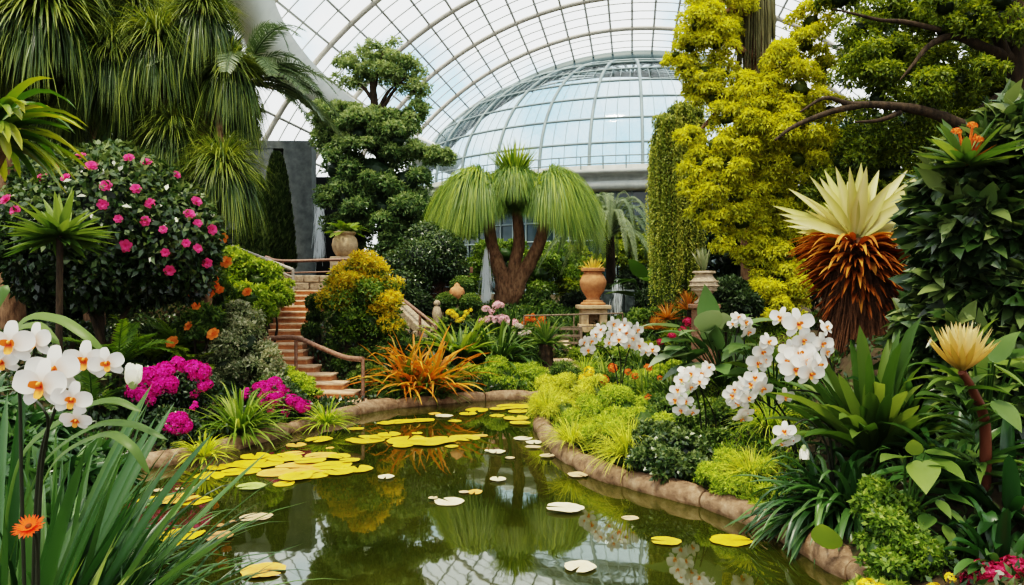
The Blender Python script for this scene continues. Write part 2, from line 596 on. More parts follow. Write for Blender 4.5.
def ribbon(mb, pts, w_dirs, n_dirs, w, h, m=0):       # rectangular section swept along points
    rows = []
    for p, u, n in zip(pts, w_dirs, n_dirs):
        rows.append([p - u * w / 2 - n * h / 2, p + u * w / 2 - n * h / 2, p + u * w / 2 + n * h / 2, p - u * w / 2 + n * h / 2])
    k = len(rows)
    q = [[i * 4 + j, i * 4 + (j + 1) % 4, i * 4 + 4 + (j + 1) % 4, i * 4 + 4 + j] for i in range(k - 1) for j in range(4)]
    mb.add(np.array(rows), q, .5, m)
    mb.add(np.array(rows[0]), [[3, 2, 1, 0]], .5, m)
    mb.add(np.array(rows[-1]), [[0, 1, 2, 3]], .5, m)


mb = MB()                                              # dark end arch where the vault meets the dome
tt = np.linspace(0, np.pi, 80)
ribbon(mb, [vault(S1, th, RV - .3) for th in tt], [AX] * 80, [math.cos(t) * UX + math.sin(t) * UP for t in tt], .5, .8)
tag(mb.build('trim_3', STEEL_D), 'dark end arch of the glass roof', None, None, 'structure')


def hit_vault(px, py, r=RV):
    d = np.array([(px - CX) / F, 1., -(py - HY) / F])
    o = np.array([0, 0, H])
    f = lambda w: np.array([w @ UX, w[2]])
    a, b = f(d), f(o)
    A, B, Cc = a @ a, 2 * a @ b, b @ b - r * r
    k = (-B + math.sqrt(B * B - 4 * A * Cc)) / (2 * A)
    return o + d * k


# pale diagonal beam climbing the vault
pts = smooth_path([hit_vault(*p, RV - .6) for p in [(231, -60), (247, 0), (272, 46), (312, 88), (362, 123), (408, 146), (455, 164)]], 8)
tan = nrm(np.gradient(pts, axis=0))
nv = nrm(np.array([(p @ UX) * UX + p[2] * UP for p in pts]))
wv = nrm(np.cross(tan, nv))
mb = MB()
ribbon(mb, pts, wv, nv, 1.5, .7)
tag(mb.build('trim_4', PALEBEAM), 'pale curved beam climbing across the glass roof', None, None, 'structure')

# glass dome on a drum
DC = AX * 56.
DR, DH, DB = 16., 9.3, 8.5


def dome(ph, el, k=1.):
    return np.array([DC[0] + DR * k * math.cos(el) * math.cos(ph), DC[1] + DR * k * math.cos(el) * math.sin(ph), DB + DH * k * math.sin(el)])


mb = MB()
NP, NE = 72, 14
v = np.array([[dome(2 * np.pi * i / NP, np.pi / 2 * j / NE, .997) for i in range(NP)] for j in range(NE + 1)])
q = [[j * NP + i, j * NP + (i + 1) % NP, (j + 1) * NP + (i + 1) % NP, (j + 1) * NP + i] for j in range(NE) for i in range(NP)]
mb.add(v, q)
w1 = tag(mb.build('window_1', GLASS_D, loc=(DC[0], DC[1], DB)), 'great glass dome at the end of the hall', None, None, 'structure')
mb = MB()
for i in range(36):
    ph = 2 * np.pi * (i + .3) / 36
    if math.sin(ph) > .08: continue
    tube(mb, [dome(ph, e) for e in np.linspace(0, np.pi / 2, 22)], .1, 5, cap=False)
    for k in (1, 2, 3):
        tube(mb, [dome(ph + 2 * np.pi * k / 144, e) for e in np.linspace(0, .85, 16)], .02, 3, cap=False)
for j in range(1, 9):
    e = np.pi / 2 * j / 10
    tube(mb, [dome(a, e) for a in np.linspace(np.pi * .97, np.pi * 2.03, 60)], .07, 4, cap=False)
mb.build('dome_frame', STEEL_G, w1)
LEDGE = rough_mat('pale grey ledge', (.3, .31, .29), (.46, .46, .42), 2, .7, .1)
mb = MB()
lathe(mb, [(16.05, 8.7), (16.3, 8.7), (16.3, 8.45), (16.9, 8.4), (16.9, 8.2), (16.1, 8.15), (16.1, 7.85), (16.7, 7.8), (16.7, 7.4), (15.9, 7.35)], (DC[0], DC[1], 0), 90)
tag(mb.build('trim_5', LEDGE), 'stacked ledges under the dome', None, None, 'structure')
mb = MB()
lathe(mb, [(15.9, 7.4), (15.9, -.6)], (DC[0], DC[1], 0), 90)
tag(mb.build('wall_back', GLASS_F), 'dark glazed drum wall under the dome', None, None, 'structure')
mb = MB()
for i in range(120):
    a = 2 * np.pi * i / 120
    p = DC + 15.95 * np.array([math.cos(a), math.sin(a), 0])
    tube(mb, [p, p + UP * 7.4], .05, 4)
for z in (2, 3.4, 4.8, 5.8, 6.6): tube(mb, [DC + np.array([15.95 * math.cos(a), 15.95 * math.sin(a), z]) for a in np.linspace(0, 2 * np.pi, 90)], .05, 4)
for i in range(90):                                    # parapet balusters on the ledge
    a = 2 * np.pi * i / 90
    p = DC + np.array([16.75 * math.cos(a), 16.75 * math.sin(a), 8.25])
    tube(mb, [p, p + UP * .85], .035, 4)
for z in (8.7, 9.1): tube(mb, [DC + np.array([16.75 * math.cos(a), 16.75 * math.sin(a), z]) for a in np.linspace(0, 2 * np.pi, 90)], .035, 4)
tag(mb.build('trim_6', STEEL_G), 'railing and glazing bars of the drum wall', None, None, 'structure')

# concrete wall with a dark opening behind the cypresses
mb = MB()
a, b = P(150, 290, 30), P(312, 290, 31)
top = 2.2 + (290 - 150) / F * 30
box(mb, ((a[0] + b[0]) / 2, 30.5, top / 2), (b[0] - a[0], .6, top), .02)
for px in (262, 300):
    q = P(px, 290, 30)
    box(mb, (q[0], 30.0, top / 2 + .1), (1.1, .7, top + .2), 0)
box(mb, ((a[0] + b[0]) / 2, 30.2, top + .15), (b[0] - a[0] + .5, 1.2, .3), .02)
box(mb, ((a[0] + b[0]) / 2, 30.1, top - 3.1), (b[0] - a[0], .9, .15), .02)
tag(mb.build('wall_left', CONC, smooth=False), 'grey concrete wall behind the stairs', None, None, 'structure')
mb = MB()
q = P(337, 290, 31.5)
box(mb, (q[0], 31.8, top / 2 - .4), (2.1, .1, top - .8), 0)
tag(mb.build('door_1', CONC_D, smooth=False), 'dark opening in the concrete wall', None, None, 'structure')

# ------------------------------------------------------------------ stairs, rails, walls
root = thing('garden_stairs', 'terracotta garden stairs curving up from the pond to the terrace', 'stairs', G(320, 14.4))
for i in range(N_STEP):
    D, z = S_D[i], S_Z[i]
    x0, x1 = (S_L[i] - CX) / F * D, (S_R[i] - CX) / F * D
    rz = -.1 if i < 6 else .0
    k = MB()
    box(k, ((x0 + x1) / 2, D + .22, z - .16), (x1 - x0, .44, .24), rz)
    st = bevel(k.build('step', STEP_R, root, smooth=False), .01)
    k = MB()
    box(k, ((x0 + x1) / 2, D + .2, z - .02), (x1 - x0 + .02, .48, .045), rz)
    bevel(k.build('tread', STEP_T, st, smooth=False), .012)


def rail(name, label, path, posts, r=.045, mat=RAIL, group=None, lower=None, pr=.035):
    base = np.array(posts[0][0]) if posts else np.array(path[0])
    root = thing(name, label, 'handrail', base, group)
    k = MB()
    tube(k, smooth_path(path, 7), r, 8)
    k.build('rail', mat, root)
    if lower is not None:
        k = MB()
        tube(k, np.array(path) - UP * lower, r * .6, 6)
        k.build('lower_rail', mat, root)
    for lo, hi in posts:
        k = MB()
        tube(k, [lo, hi], pr, 8)
        k.build('post', mat, root)
    return root


def gp(p, dz=0):                                       # the ground under a point
    return np.array([p[0], p[1], tz(p[0], p[1])[0] - .05 + dz])


a, b, c, d = P(270, 338.5, 15.3), P(296, 338, 15.1), P(344, 357, 14.4), P(363, 359.5, 14.15)
rail('handrail', 'brown handrail beside the lowest steps by the pond', [a, b, (b + c) / 2, c, d], [(gp(b), b), (gp(d), d)], .05)
a, b, c = P(218, 241, 20.5), P(262, 258, 19.6), P(293, 270, 19.0)
rail('handrail', 'sloping pale handrail above the light green hedge on the slope', [a, b, c], [(gp(P(262, 270, 19.6)), b), (gp(P(293, 280, 19.0)), c)], .05, RAIL_G, None, .18)
a, b, c, d = P(266, 257, 22.5), P(283, 261, 22), P(340, 259.5, 22.3), P(372, 258, 22.6)
rail('handrail', 'level terrace handrail running below the planted round urn', [a, b, c, d], [(gp(x), x) for x in (b, c, d)], .045, RAIL, None, .35)
a, b, c = P(388, 288, 19.5), P(420, 313, 18.4), P(436, 326, 18)
rail('handrail', 'dark handrail descending beside the pale stone side stair', [a, b, c], [(gp(x), x) for x in (a, b, c)], .04, RAIL)
mb = MB()
a, b = P(383, 291, 19.9), P(424, 331, 18.5)
ribbon(mb, [a, b], [nrm(np.cross(b - a, UP))] * 2, [nrm(np.cross(np.cross(b - a, UP), b - a))] * 2, .35, .22)
aa, bb = gp(a), gp(b)
for s in np.linspace(.05, .95, 6):
    p = a + (b - a) * s
    g = tz(p[0], p[1])[0]
    box(mb, (p[0], p[1], (p[2] + g) / 2 - .1), (.42, .3, p[2] - g + .1))
tag(bevel(mb.build('stair_side_wall', STONE, loc=gp(b), smooth=False), .02), 'pale sloping stone side wall of the distant stair', 'wall')
mb = MB()
q = P(308, 283, 20.6)
for k in range(3):
    for j in range(5):
        box(mb, (q[0] - .7 + j * .42 + (k % 2) * .15, q[1] + rnd(-.03, .03), 2.1 + k * .2), (.4, .35, .19), rnd(-.05, .05))
tag(bevel(mb.build('rubble_wall', STONE, loc=(q[0], q[1], 2.0), smooth=False), .03), 'low rubble stone wall at the top of the terracotta stairs', 'wall')
mb = MB()
for k in range(8):
    for j in range(6):
        box(mb, P(440, 292, 22.5) + np.array([-.6 + j * .27 + (k % 2) * .1, rnd(-.02, .02), -.75 + k * .2]), (.25, .3, .18), rnd(-.04, .04))
tag(bevel(mb.build('stone_pillar', BRICK, loc=gp(P(440, 300, 22.5)), smooth=False), .02), 'dark brick pier under the clipped dark hedge', 'pillar')

# urns -------------------------------------------------------------
def urn(name, label, px, py, D, hpx, prof, mat, bands=None):
    b = P(px, py, D)
    s = R_(hpx, D)
    root = thing(name, label, 'urn', b)
    k = MB()
    lathe(k, [(r * s, z * s) for r, z in prof], b, 32)
    k.build('vessel', mat, root)
    k = MB()
    for z, r in (bands or []):
        th = np.linspace(0, 2 * np.pi, 33)
        tube(k, [b + np.array([r * s * math.cos(a), r * s * math.sin(a), z * s]) for a in th], .025 * s, 6, cap=False)
    if bands: k.build('band', mat, root)
    k = MB()
    zt = prof[-1][1] * s - .1 * s
    lathe(k, [(.0, zt), (prof[-1][0] * s, zt)], b, 20)
    k.build('soil', SOIL, root)
    return b + UP * zt


pr = [(0, 0), (.33, 0), (.34, .05), (.24, .1), (.17, .17), (.2, .24), (.3, .38), (.36, .55), (.36, .65), (.3, .78), (.25, .86), (.27, .93), (.32, .96), (.32, 1), (.27, 1), (.24, .9)]
u1 = urn('terracotta_urn', 'tall smooth terracotta urn on the square sandstone pedestal', 593, 305, 20, 37, pr, TERRA, [(.93, .3), (.1, .25)])
b = P(593, 305, 20)
g = tz(b[0], b[1])[0] - .05
root = thing('pedestal', 'square sandstone pedestal with arched niche under the tall terracotta urn', 'pedestal', (b[0], b[1], g))
k = MB(); box(k, (b[0], b[1], b[2] - .05), (.86, .86, .1)); bevel(k.build('cap', STONE_P, root, smooth=False), .02)
k = MB()
hh = b[2] - .1 - g
for sx in (-1, 1): box(k, (b[0] + sx * .24, b[1], g + hh / 2), (.2, .66, hh))
box(k, (b[0], b[1] + .2, g + hh / 2), (.3, .26, hh)); box(k, (b[0], b[1], b[2] - .17), (.3, .66, .14)); box(k, (b[0], b[1], g + .1), (.8, .8, .2))
bevel(k.build('shaft', STONE_P, root, smooth=False), .015)
pr2 = [(0, 0), (.28, 0), (.3, .06), (.2, .12), (.16, .2), (.22, .28), (.36, .42), (.42, .55), (.4, .68), (.3, .8), (.25, .88), (.32, .95), (.33, 1), (.27, 1)]
u2 = urn('carved_urn', 'weathered carved stone urn before the golden tree', 704, 304, 13, 33, pr2, STONE, [(.42, .37), (.55, .43), (.68, .41), (.95, .33)])
b = P(704, 304, 13)
g = tz(b[0], b[1])[0] - .05
k = MB(); box(k, (b[0], b[1], (g + b[2]) / 2), (.36, .36, b[2] - g)); box(k, (b[0], b[1], b[2] - .04), (.46, .46, .08))
tag(bevel(k.build('pedestal', BRICK, loc=(b[0], b[1], g), smooth=False), .02), 'reddish brick pedestal under the carved stone urn', 'pedestal')
pr3 = [(0, 0), (.26, 0), (.36, .06), (.47, .25), (.52, .48), (.47, .72), (.36, .85), (.36, .9), (.44, .93), (.44, 1), (.36, 1), (.32, .9)]
u3 = urn('round_urn', 'round patterned stone urn with ferns on the terrace rail', 345, 257, 23.2, 25, pr3, STONE_P, [(.9, .38)])
b = P(345, 257, 23.2)
g = tz(b[0], b[1])[0] - .05
k = MB(); box(k, (b[0], b[1], (g + b[2]) / 2), (.75, .75, b[2] - g))
tag(bevel(k.build('pedestal', STONE, loc=(b[0], b[1], g), smooth=False), .02), 'plain stone block under the round patterned urn', 'pedestal')
pr4 = [(0, 0), (.3, 0), (.5, .3), (.52, .55), (.4, .8), (.2, .92), (.2, 1), (.05, 1.15)]
u4 = urn('lidded_jar', 'small closed round clay jar among the clipped balls', 457, 300, 20.5, 15, pr4, TERRA)
b = P(457, 300, 20.5)
g = tz(b[0], b[1])[0] - .05
k = MB(); lathe(k, [(.14, 0), (.1, .1), (.09, b[2] - g - .05), (.16, b[2] - g)], (b[0], b[1], g), 14)
tag(k.build('pedestal', STONE, loc=(b[0], b[1], g)), 'slim stone post under the small closed clay jar', 'pedestal')
b = P(437, 318, 19.5)
g = tz(b[0], b[1])[0]
mb = MB()
zt = P(437, 305, 19.5)[2]
lathe(mb, [(.13, 0), (.14, .1), (.09, .14), (.1, .25), (.13, .4), (.09, .55), (.05, .6)], (b[0], b[1], zt - .62), 14)
ball(mb, (b[0], b[1], zt + .04), .09, jit=0)
box(mb, (b[0], b[1], (g + zt - .62) / 2), (.34, .34, zt - .62 - g + .02))
tag(mb.build('statue', STONE, loc=(b[0], b[1], g)), 'small pale stone statue near the clipped balls', 'statue')

# bench steps in the middle distance
b = G(563, 17.8)
root = thing('garden_bench', 'small slatted wooden bench on the path before the tall urn', 'bench', b)
for i in range(4):
    k = MB(); box(k, (b[0] + .1, b[1] + .08 * i, b[2] + .14 + i * .16), (.62, .12, .05)); k.build('slat', WOOD, root, smooth=False)
for sx in (-.22, .42):
    k = MB(); box(k, (b[0] + sx, b[1] + .15, b[2] + .34), (.05, .5, .68)); k.build('leg', WOOD, root, smooth=False)
b = G(547, 18.2)
a = b + np.array([-.55, .2, .85]); c = b + np.array([1.9, .6, .9])
rail('handrail', 'thin wooden rail behind the slatted wooden bench', [a, (a + c) / 2, c], [(gp(x), x) for x in (a, (a + c) / 2, c)], .02, WOOD, None, .3, .018)
mb = MB()
pp = [G(px, D) for px, D in ((545, 16.4), (585, 16.4), (575, 19.5), (548, 19.5))]
mb.add(np.array(pp) + UP * .04, [[0, 1, 2, 3]])
tag(mb.build('path', STEP_T), 'pale sandy path to the bench', None, None, 'structure')

# ------------------------------------------------------------------ plant builders
def blob_list(bl):                                      # (px, py, radius px, D) -> centre, radius
    return [(P(x, y, D), R_(r, D)) for x, y, r, D in bl]


def foliage(mb, blobs, n, L, W, sub=0, flat=.85, droop=.3, core=.72, tb=.5, ts=.2, sub_r=.42, updark=.25, out_b=.55, blade=0):
    cs, rs = np.array([b[0] for b in blobs]), np.array([b[1] for b in blobs])
    if core:
        for c, r in blobs: ball(mb, c, np.array([r, r, r * flat]) * core * (.8 if sub else .9), 0., nu=14, nv=10, jit=.22)  # dark ball fills each blob, painting the shade between its leaves
    if sub:
        c2, r2 = [], []
        for c, r in blobs:
            d = rdir(sub)
            c2.append(c + d * r * np.array([.78, .78, .78 * flat]))
            r2.append(np.full(sub, r * sub_r) * rnd(.7, 1.2, sub))
        cs, rs = np.concatenate(c2), np.concatenate(r2)
    w = rs ** 2 / (rs ** 2).sum()
    ix = rng.choice(len(cs), n, p=w)
    d = rdir(n)
    d[:, 2] = np.where(d[:, 2] < -.4, -d[:, 2], d[:, 2]) if sub else d[:, 2]
    rad = rs[ix] * (1 - np.abs(rng.normal(size=n)) * .16 + .05)
    pos = cs[ix] + d * rad[:, None] * np.array([1, 1, flat])
    ld = d * out_b + rdir(n) * .75 + np.array([0, 0, -droop])
    t = np.clip(tb + rng.normal(size=n) * ts + updark * d[:, 2], .02, 1)  # upper leaves paler, undersides darker: mild shade put into the leaf colour
    if blade:
        blades(mb, pos, ld, L * rnd(.55, 1.3, n), W * rnd(.7, 1.2, n), 4, .7, 1.2, 'ovate', .12, t, .05, d + UP * .6 + rdir(n) * .35)
    else:
        leaflets(mb, pos, ld, d + rdir(n) * .5, L * rnd(.65, 1.3, n), W * rnd(.7, 1.2, n), t)


def shrub(name, label, cat, bl, n, L, W, mat, base=None, group=None, stems=5, stem_mat=BARK, **kw):
    blobs = blob_list(bl) if not isinstance(bl[0][0], np.ndarray) else bl
    c = blobs[0][0]
    if base is None: base = gp(c)
    root = thing(name, label, cat, base, group)
    mb = MB()
    foliage(mb, blobs, n, L, W, **kw)
    mb.build('foliage', mat, root)
    if stems:
        k = MB()
        for i in range(stems):
            c, r = blobs[i % len(blobs)]
            e = c + rdir(1)[0] * r * .3
            b0 = base + np.array([rnd(-.1, .1), rnd(-.1, .1), -.02])
            limb(k, [b0, b0 * .5 + e * .5 + np.array([rnd(-.15, .15), rnd(-.1, .1), 0]), e], .035 + .02 * r, .015, 6)
        k.build('stem', stem_mat, root)
    return root, blobs


def ray_blob(px, py, blobs):
    d = nrm(np.array([(px - CX) / F, 1., -(py - HY) / F]))
    o = np.array([0, 0, H])
    best = None
    for c, r in blobs:
        oc = o - c
        b = oc @ d
        q = b * b - (oc @ oc - r * r)
        if q > 0:
            k = -b - math.sqrt(q)
            if best is None or k < best[0]: best = (k, o + d * k, nrm(o + d * k - c))
    if best is None:
        c, r = min(blobs, key=lambda b: np.linalg.norm(np.cross(b[0] - o, d)))
        k = (c - o) @ d
        p = o + d * k
        return p, nrm(p - c)
    return best[1], best[2]


def strap_plant(name, label, cat, base, n, L, W, mat, grav=1.2, lean=.9, prof='strap', segs=7, t=.5, ts=.2, tg=.1, rad=.06, group=None, fold=.25, gpow=1.3, up=.0):
    mb = MB()
    az = rnd(0, 2 * np.pi, n)
    el = np.arccos(rnd(up, 1, n) ** .8) * lean
    d = np.stack([np.cos(az) * np.sin(el), np.sin(az) * np.sin(el), np.cos(el)], 1)
    b = base + np.stack([np.cos(az) * rad * rnd(.2, 1, n), np.sin(az) * rad * rnd(.2, 1, n), np.zeros(n)], 1)
    blades(mb, b, d, L * rnd(.6, 1.1, n), W * rnd(.7, 1.15, n), segs, grav * rnd(.5, 1.3, n), gpow, prof, fold, np.clip(t + rng.normal(size=n) * ts, 0, 1), tg)
    return tag(mb.build(name, mat, loc=base), label, cat, group)


def head(mb, c, n, L, W, grav, up=.15, segs=8, t=.4, ts=.22, tg=.15, spread=1., cr=.12, bias=None):
    az = rnd(0, 2 * np.pi, n)
    z = rnd(up, 1, n)
    s = np.sqrt(1 - z * z) * spread
    d = np.stack([np.cos(az) * s, np.sin(az) * s, z], 1)
    blade_tone = np.clip(t + rng.normal(size=n) * ts, 0, 1)  # tone varies at random from blade to blade
    if bias is not None: L = L * (bias[1] + (1 - bias[1]) * np.clip(.5 + .75 * np.cos(az - bias[0]), 0, 1))
    blades(mb, c + d * cr * np.array([1, 1, .6]), d, L * rnd(.6, 1.1, n), W * rnd(.7, 1.2, n), segs, grav * rnd(.7, 1.4, n), 1.1, 'grass', .2, blade_tone, tg)


def frond(mb, base, d0, L, grav, nl, lL, lW, droop=.3, t=.5, tg=.2, rw=.012, ang=.75, gpow=1.):
    n = 14
    d0 = nrm(np.asarray(d0, float))
    side = nrm(np.cross(d0, UP + rng.normal(size=3) * .1))
    pts, ds = [np.asarray(base, float)], []
    for j in range(n):
        d = d0.copy(); d[2] -= grav * (j / n) ** gpow
        d = nrm(d); ds.append(d)
        pts.append(pts[-1] + d * L / n)
    ds.append(ds[-1])
    pts, ds = np.array(pts), np.array(ds)
    tube(mb, pts, np.linspace(rw, rw * .3, n + 1), 4, t, cap=False)
    s = np.linspace(.12, .99, nl)
    pp = np.stack([np.interp(s, np.linspace(0, 1, n + 1), pts[:, k]) for k in range(3)], 1)
    dd = nrm(np.stack([np.interp(s, np.linspace(0, 1, n + 1), ds[:, k]) for k in range(3)], 1))
    ll = lL * np.sin(np.pi * (.12 + .82 * s)) ** .7
    for sg in (-1, 1):
        d = dd * ang + sg * side + rng.normal(size=(nl, 3)) * .08 + np.array([0, 0, .15])
        blades(mb, pp, d, ll, lW, 3, droop, 1, 'lance', .2, np.clip(t + rng.normal(size=nl) * .1, 0, 1), tg, np.cross(side, dd))


def fern(name, label, cat, base, n, L, mat, lL=.12, lW=.02, grav=1.2, group=None, nl=26, el=(.4, 1.1), t=.5, loc=None):
    mb = MB()
    for i in range(n):
        az = 2 * np.pi * i / n + rnd(-.3, .3)
        e = rnd(*el)
        d = np.array([math.cos(az) * math.sin(e), math.sin(az) * math.sin(e), math.cos(e)])
        frond(mb, base + d * .03, d, L * rnd(.7, 1.1), grav * rnd(.7, 1.2), nl, lL, lW, .25, np.clip(t + rnd(-.15, .15), 0, 1))
    return tag(mb.build(name, mat, loc=base), label, cat, group)


# --- flower meshes facing local +Z, top towards +Y, about 1 unit across
def petal(mb, ang, L, W, cup, z0=0., prof='round', t0=.3, t1=1., edge=.0, nu=7, nv=5, m=0, r0=.03):
    vs, ts = [], []
    for i in range(nu):
        s = i / (nu - 1)
        w = W * float(prof_w(prof, np.array(min(s, .985)))) * .5 + .004
        for j in range(nv):
            k = (j / (nv - 1) - .5) * 2
            x, y = r0 + s * L * (1 - .06 * k * k), k * w
            z = z0 + cup * s * s + edge * k * k * w
            vs.append([x * math.cos(ang) - y * math.sin(ang), x * math.sin(ang) + y * math.cos(ang), z])
            ts.append(t0 + (t1 - t0) * min(1, s * 2.2))
    q = [[i * nv + j, (i + 1) * nv + j, (i + 1) * nv + j + 1, i * nv + j + 1] for i in range(nu - 1) for j in range(nv - 1)]
    mb.add(vs, q, np.array(ts), m)


R = math.radians
mb = MB()
for a, L, W, c, z in ((90, .48, .27, -.05, -.02), (222, .45, .25, -.05, -.02), (318, .45, .25, -.05, -.02), (14, .49, .44, .05, .015), (166, .49, .44, .05, .015)):
    petal(mb, R(a), L, W, c, z, edge=.12)
ORCHID = mb.mesh('orchid_flower', F_WHITE)
mb = MB()
petal(mb, R(270), .2, .15, .06, .06, t0=.1, t1=.9, nu=5, r0=0); petal(mb, R(20), .13, .13, .12, .05, t0=.2, t1=.7, nu=5, r0=0); petal(mb, R(160), .13, .13, .12, .05, t0=.2, t1=.7, nu=5, r0=0)
ball(mb, (0, .03, .09), (.035, .045, .06), .95, jit=0)
LIP = mb.mesh('orchid_lip', F_LIP)
mb = MB()
for ring, (nn, L, W, c, z) in enumerate([(6, .5, .42, .02, 0), (6, .38, .34, .12, .03), (5, .24, .24, .16, .07)]):
    for i in range(nn): petal(mb, 2 * np.pi * (i + ring * .5) / nn, L, W, c, z, t0=.2, t1=.7, nu=4, nv=3)
CAMELLIA = mb.mesh('camellia', F_PINK)
HIB = mb.mesh('orange_bloom', F_ORANGE)
PALE = mb.mesh('pale_bloom', F_PALE)
YELB = mb.mesh('yellow_bloom', F_YELLOW)
REDB = mb.mesh('crimson_bloom', F_MAG)
mb = MB()
for i in range(26): petal(mb, 2 * np.pi * i / 26 + rnd(-.05, .05), rnd(.4, .5), .1, rnd(.02, .12), rnd(-.02, .02), 'lance', .3, .6, nu=4, nv=3, r0=.08)
for i in range(18): petal(mb, 2 * np.pi * i / 18, rnd(.25, .32), .08, .14, .04, 'lance', .3, .8, nu=4, nv=3, r0=.05)
DAISY = mb.mesh('daisy_bloom', leaf('daisy petal', (.6, .03, .004), (.8, .065, .006), (.9, .15, .015), .6, .25, .2))
mb = MB(); ball(mb, (0, 0, .06), (.11, .11, .06), .1, jit=.05)
DAISY_C = mb.mesh('daisy_centre', G_RUST)
mb = MB()
for i in range(5):
    petal(mb, 2 * np.pi * i / 5, .2, .4, .62, 0, 'round', .35, 1, nu=6, r0=.06)
ball(mb, (0, 0, .1), (.17, .17, .3), .25, jit=0)
BUD = mb.mesh('orchid_bud', F_BUD)


def facing(f, up=(0, 0, 1), roll=0.):
    z = Vector(nrm(np.asarray(f, float)))
    y = Vector(up)
    y = (y - z * y.dot(z)).normalized()
    x = y.cross(z)
    q = Matrix((x, y, z)).transposed().to_quaternion()
    return q @ Quaternion((0, 0, 1), roll)


def cluster_mesh(name, n, mat, size=.34, flat=.7):      # a dome of small five-petalled blossoms, radius 1
    mb = MB()
    d = rdir(n); d[:, 2] = np.abs(d[:, 2])
    c = d * np.array([1, 1, flat]) * rnd(.8, 1.05, n)[:, None]
    for k in range(5):
        h = nrm(np.cross(d, rdir(n)))
        pd = nrm(h + d * .35)
        leaflets(mb, c, pd, d, size * rnd(.8, 1.2, n), size * .7, np.clip(rng.normal(size=n) * .22 + .5, 0, 1))
    return mb.mesh(name, mat)


MAGC = [cluster_mesh('azalea_cluster', 90, F_MAG) for _ in range(3)]
PALEC = [cluster_mesh('pale_cluster', 40, F_PALE, .45) for _ in range(2)]
ORGC = [cluster_mesh('orange_cluster', 40, F_ORANGE, .45) for _ in range(2)]
YELC = [cluster_mesh('yellow_cluster', 40, F_YELLOW, .45) for _ in range(2)]
REDC = [cluster_mesh('crimson_cluster', 60, leaf('crimson petal', (.2, .005, .03), (.5, .02, .09), (.7, .14, .22), .6, .3, .2), .4)]
WHITEC = [cluster_mesh('white_cluster', 40, F_WHITE, .5)]


def orchid_flower(root, p, size, f, roll=0.):
    q = facing(f, roll=roll)
    fl = inst('flower', ORCHID, root, p, q, size)
    lp = bpy.data.objects.new('lip', LIP)
    C.objects.link(lp)
    lp.parent = fl
    lp.scale = (1.12, 1.12, 1.1) if p[1] < 4 else (.85, .85, 1)
    return fl


#PLANTS
# ================================================================== PLANTS: bank with the stairs
# weeping trees with fountain heads and hanging skirts
def weeping(label, heads, trunk, r0, group='tall weeping trees with fountain heads'):
    base = np.array(trunk[0])
    root = thing('weeping_tree', label, 'tree', base, group)
    k = MB(); limb(k, trunk, r0, r0 * .6, 9, rough=.05); k.build('trunk', BARK_R, root)
    top = np.array(trunk[-1])
    for px, py, D, r, sk, *wide in heads:
        c = P(px, py, D)
        k = MB(); limb(k, [top, (top + c) / 2 + UP * .1, c], r0 * .5, r0 * .35, 7); k.build('branch', BARK_R, root)
        rr = R_(r, D)
        k = MB()
        wd = 2.2 if wide else 1.
        head(k, c, 700, rr * 1.55, (.02 + rr * .012) * wd, 1.7, -.1, 8, t=.6, ts=.2, tg=.15)
        head(k, c + UP * .03, 260, rr * 1.0, .024 * wd, .4, .35, 5, t=.72, ts=.12)
        m_ = int(1000 + 700 * rr)                       # hanging tails below the rosette
        az = rnd(0, 2 * np.pi, m_); q = np.sqrt(rnd(.1, 1, m_))
        lob = .6 + .4 * np.sin(az * 4 + px) ** 2
        b = c + np.stack([np.cos(az) * rr * .85 * q, np.sin(az) * rr * .85 * q, -rr * .35 * q ** 2 - rr * rnd(0, .5, m_)], 1)
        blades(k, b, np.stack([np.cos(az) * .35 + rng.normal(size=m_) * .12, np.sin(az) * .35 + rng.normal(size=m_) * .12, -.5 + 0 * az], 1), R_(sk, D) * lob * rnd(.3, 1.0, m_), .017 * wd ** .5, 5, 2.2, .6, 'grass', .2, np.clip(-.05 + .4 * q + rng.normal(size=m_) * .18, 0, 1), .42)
        k.build('leaf_head', G_WEEP, root)


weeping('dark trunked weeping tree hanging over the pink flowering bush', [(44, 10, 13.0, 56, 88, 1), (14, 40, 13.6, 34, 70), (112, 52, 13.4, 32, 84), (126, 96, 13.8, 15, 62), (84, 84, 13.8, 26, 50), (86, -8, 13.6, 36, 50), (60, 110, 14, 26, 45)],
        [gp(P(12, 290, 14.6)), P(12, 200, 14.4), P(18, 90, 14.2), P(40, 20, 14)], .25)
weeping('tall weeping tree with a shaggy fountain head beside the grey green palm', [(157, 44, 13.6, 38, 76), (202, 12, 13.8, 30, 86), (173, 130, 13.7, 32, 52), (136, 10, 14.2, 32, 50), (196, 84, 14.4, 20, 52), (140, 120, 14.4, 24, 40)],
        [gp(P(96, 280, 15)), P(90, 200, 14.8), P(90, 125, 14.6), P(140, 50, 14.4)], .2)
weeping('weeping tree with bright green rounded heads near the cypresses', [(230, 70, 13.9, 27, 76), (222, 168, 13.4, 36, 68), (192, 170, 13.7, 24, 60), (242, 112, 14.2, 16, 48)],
        [gp(P(205, 290, 14.6)), P(203, 220, 14.4), P(206, 130, 14.4), P(216, 80, 14.4)], .16)

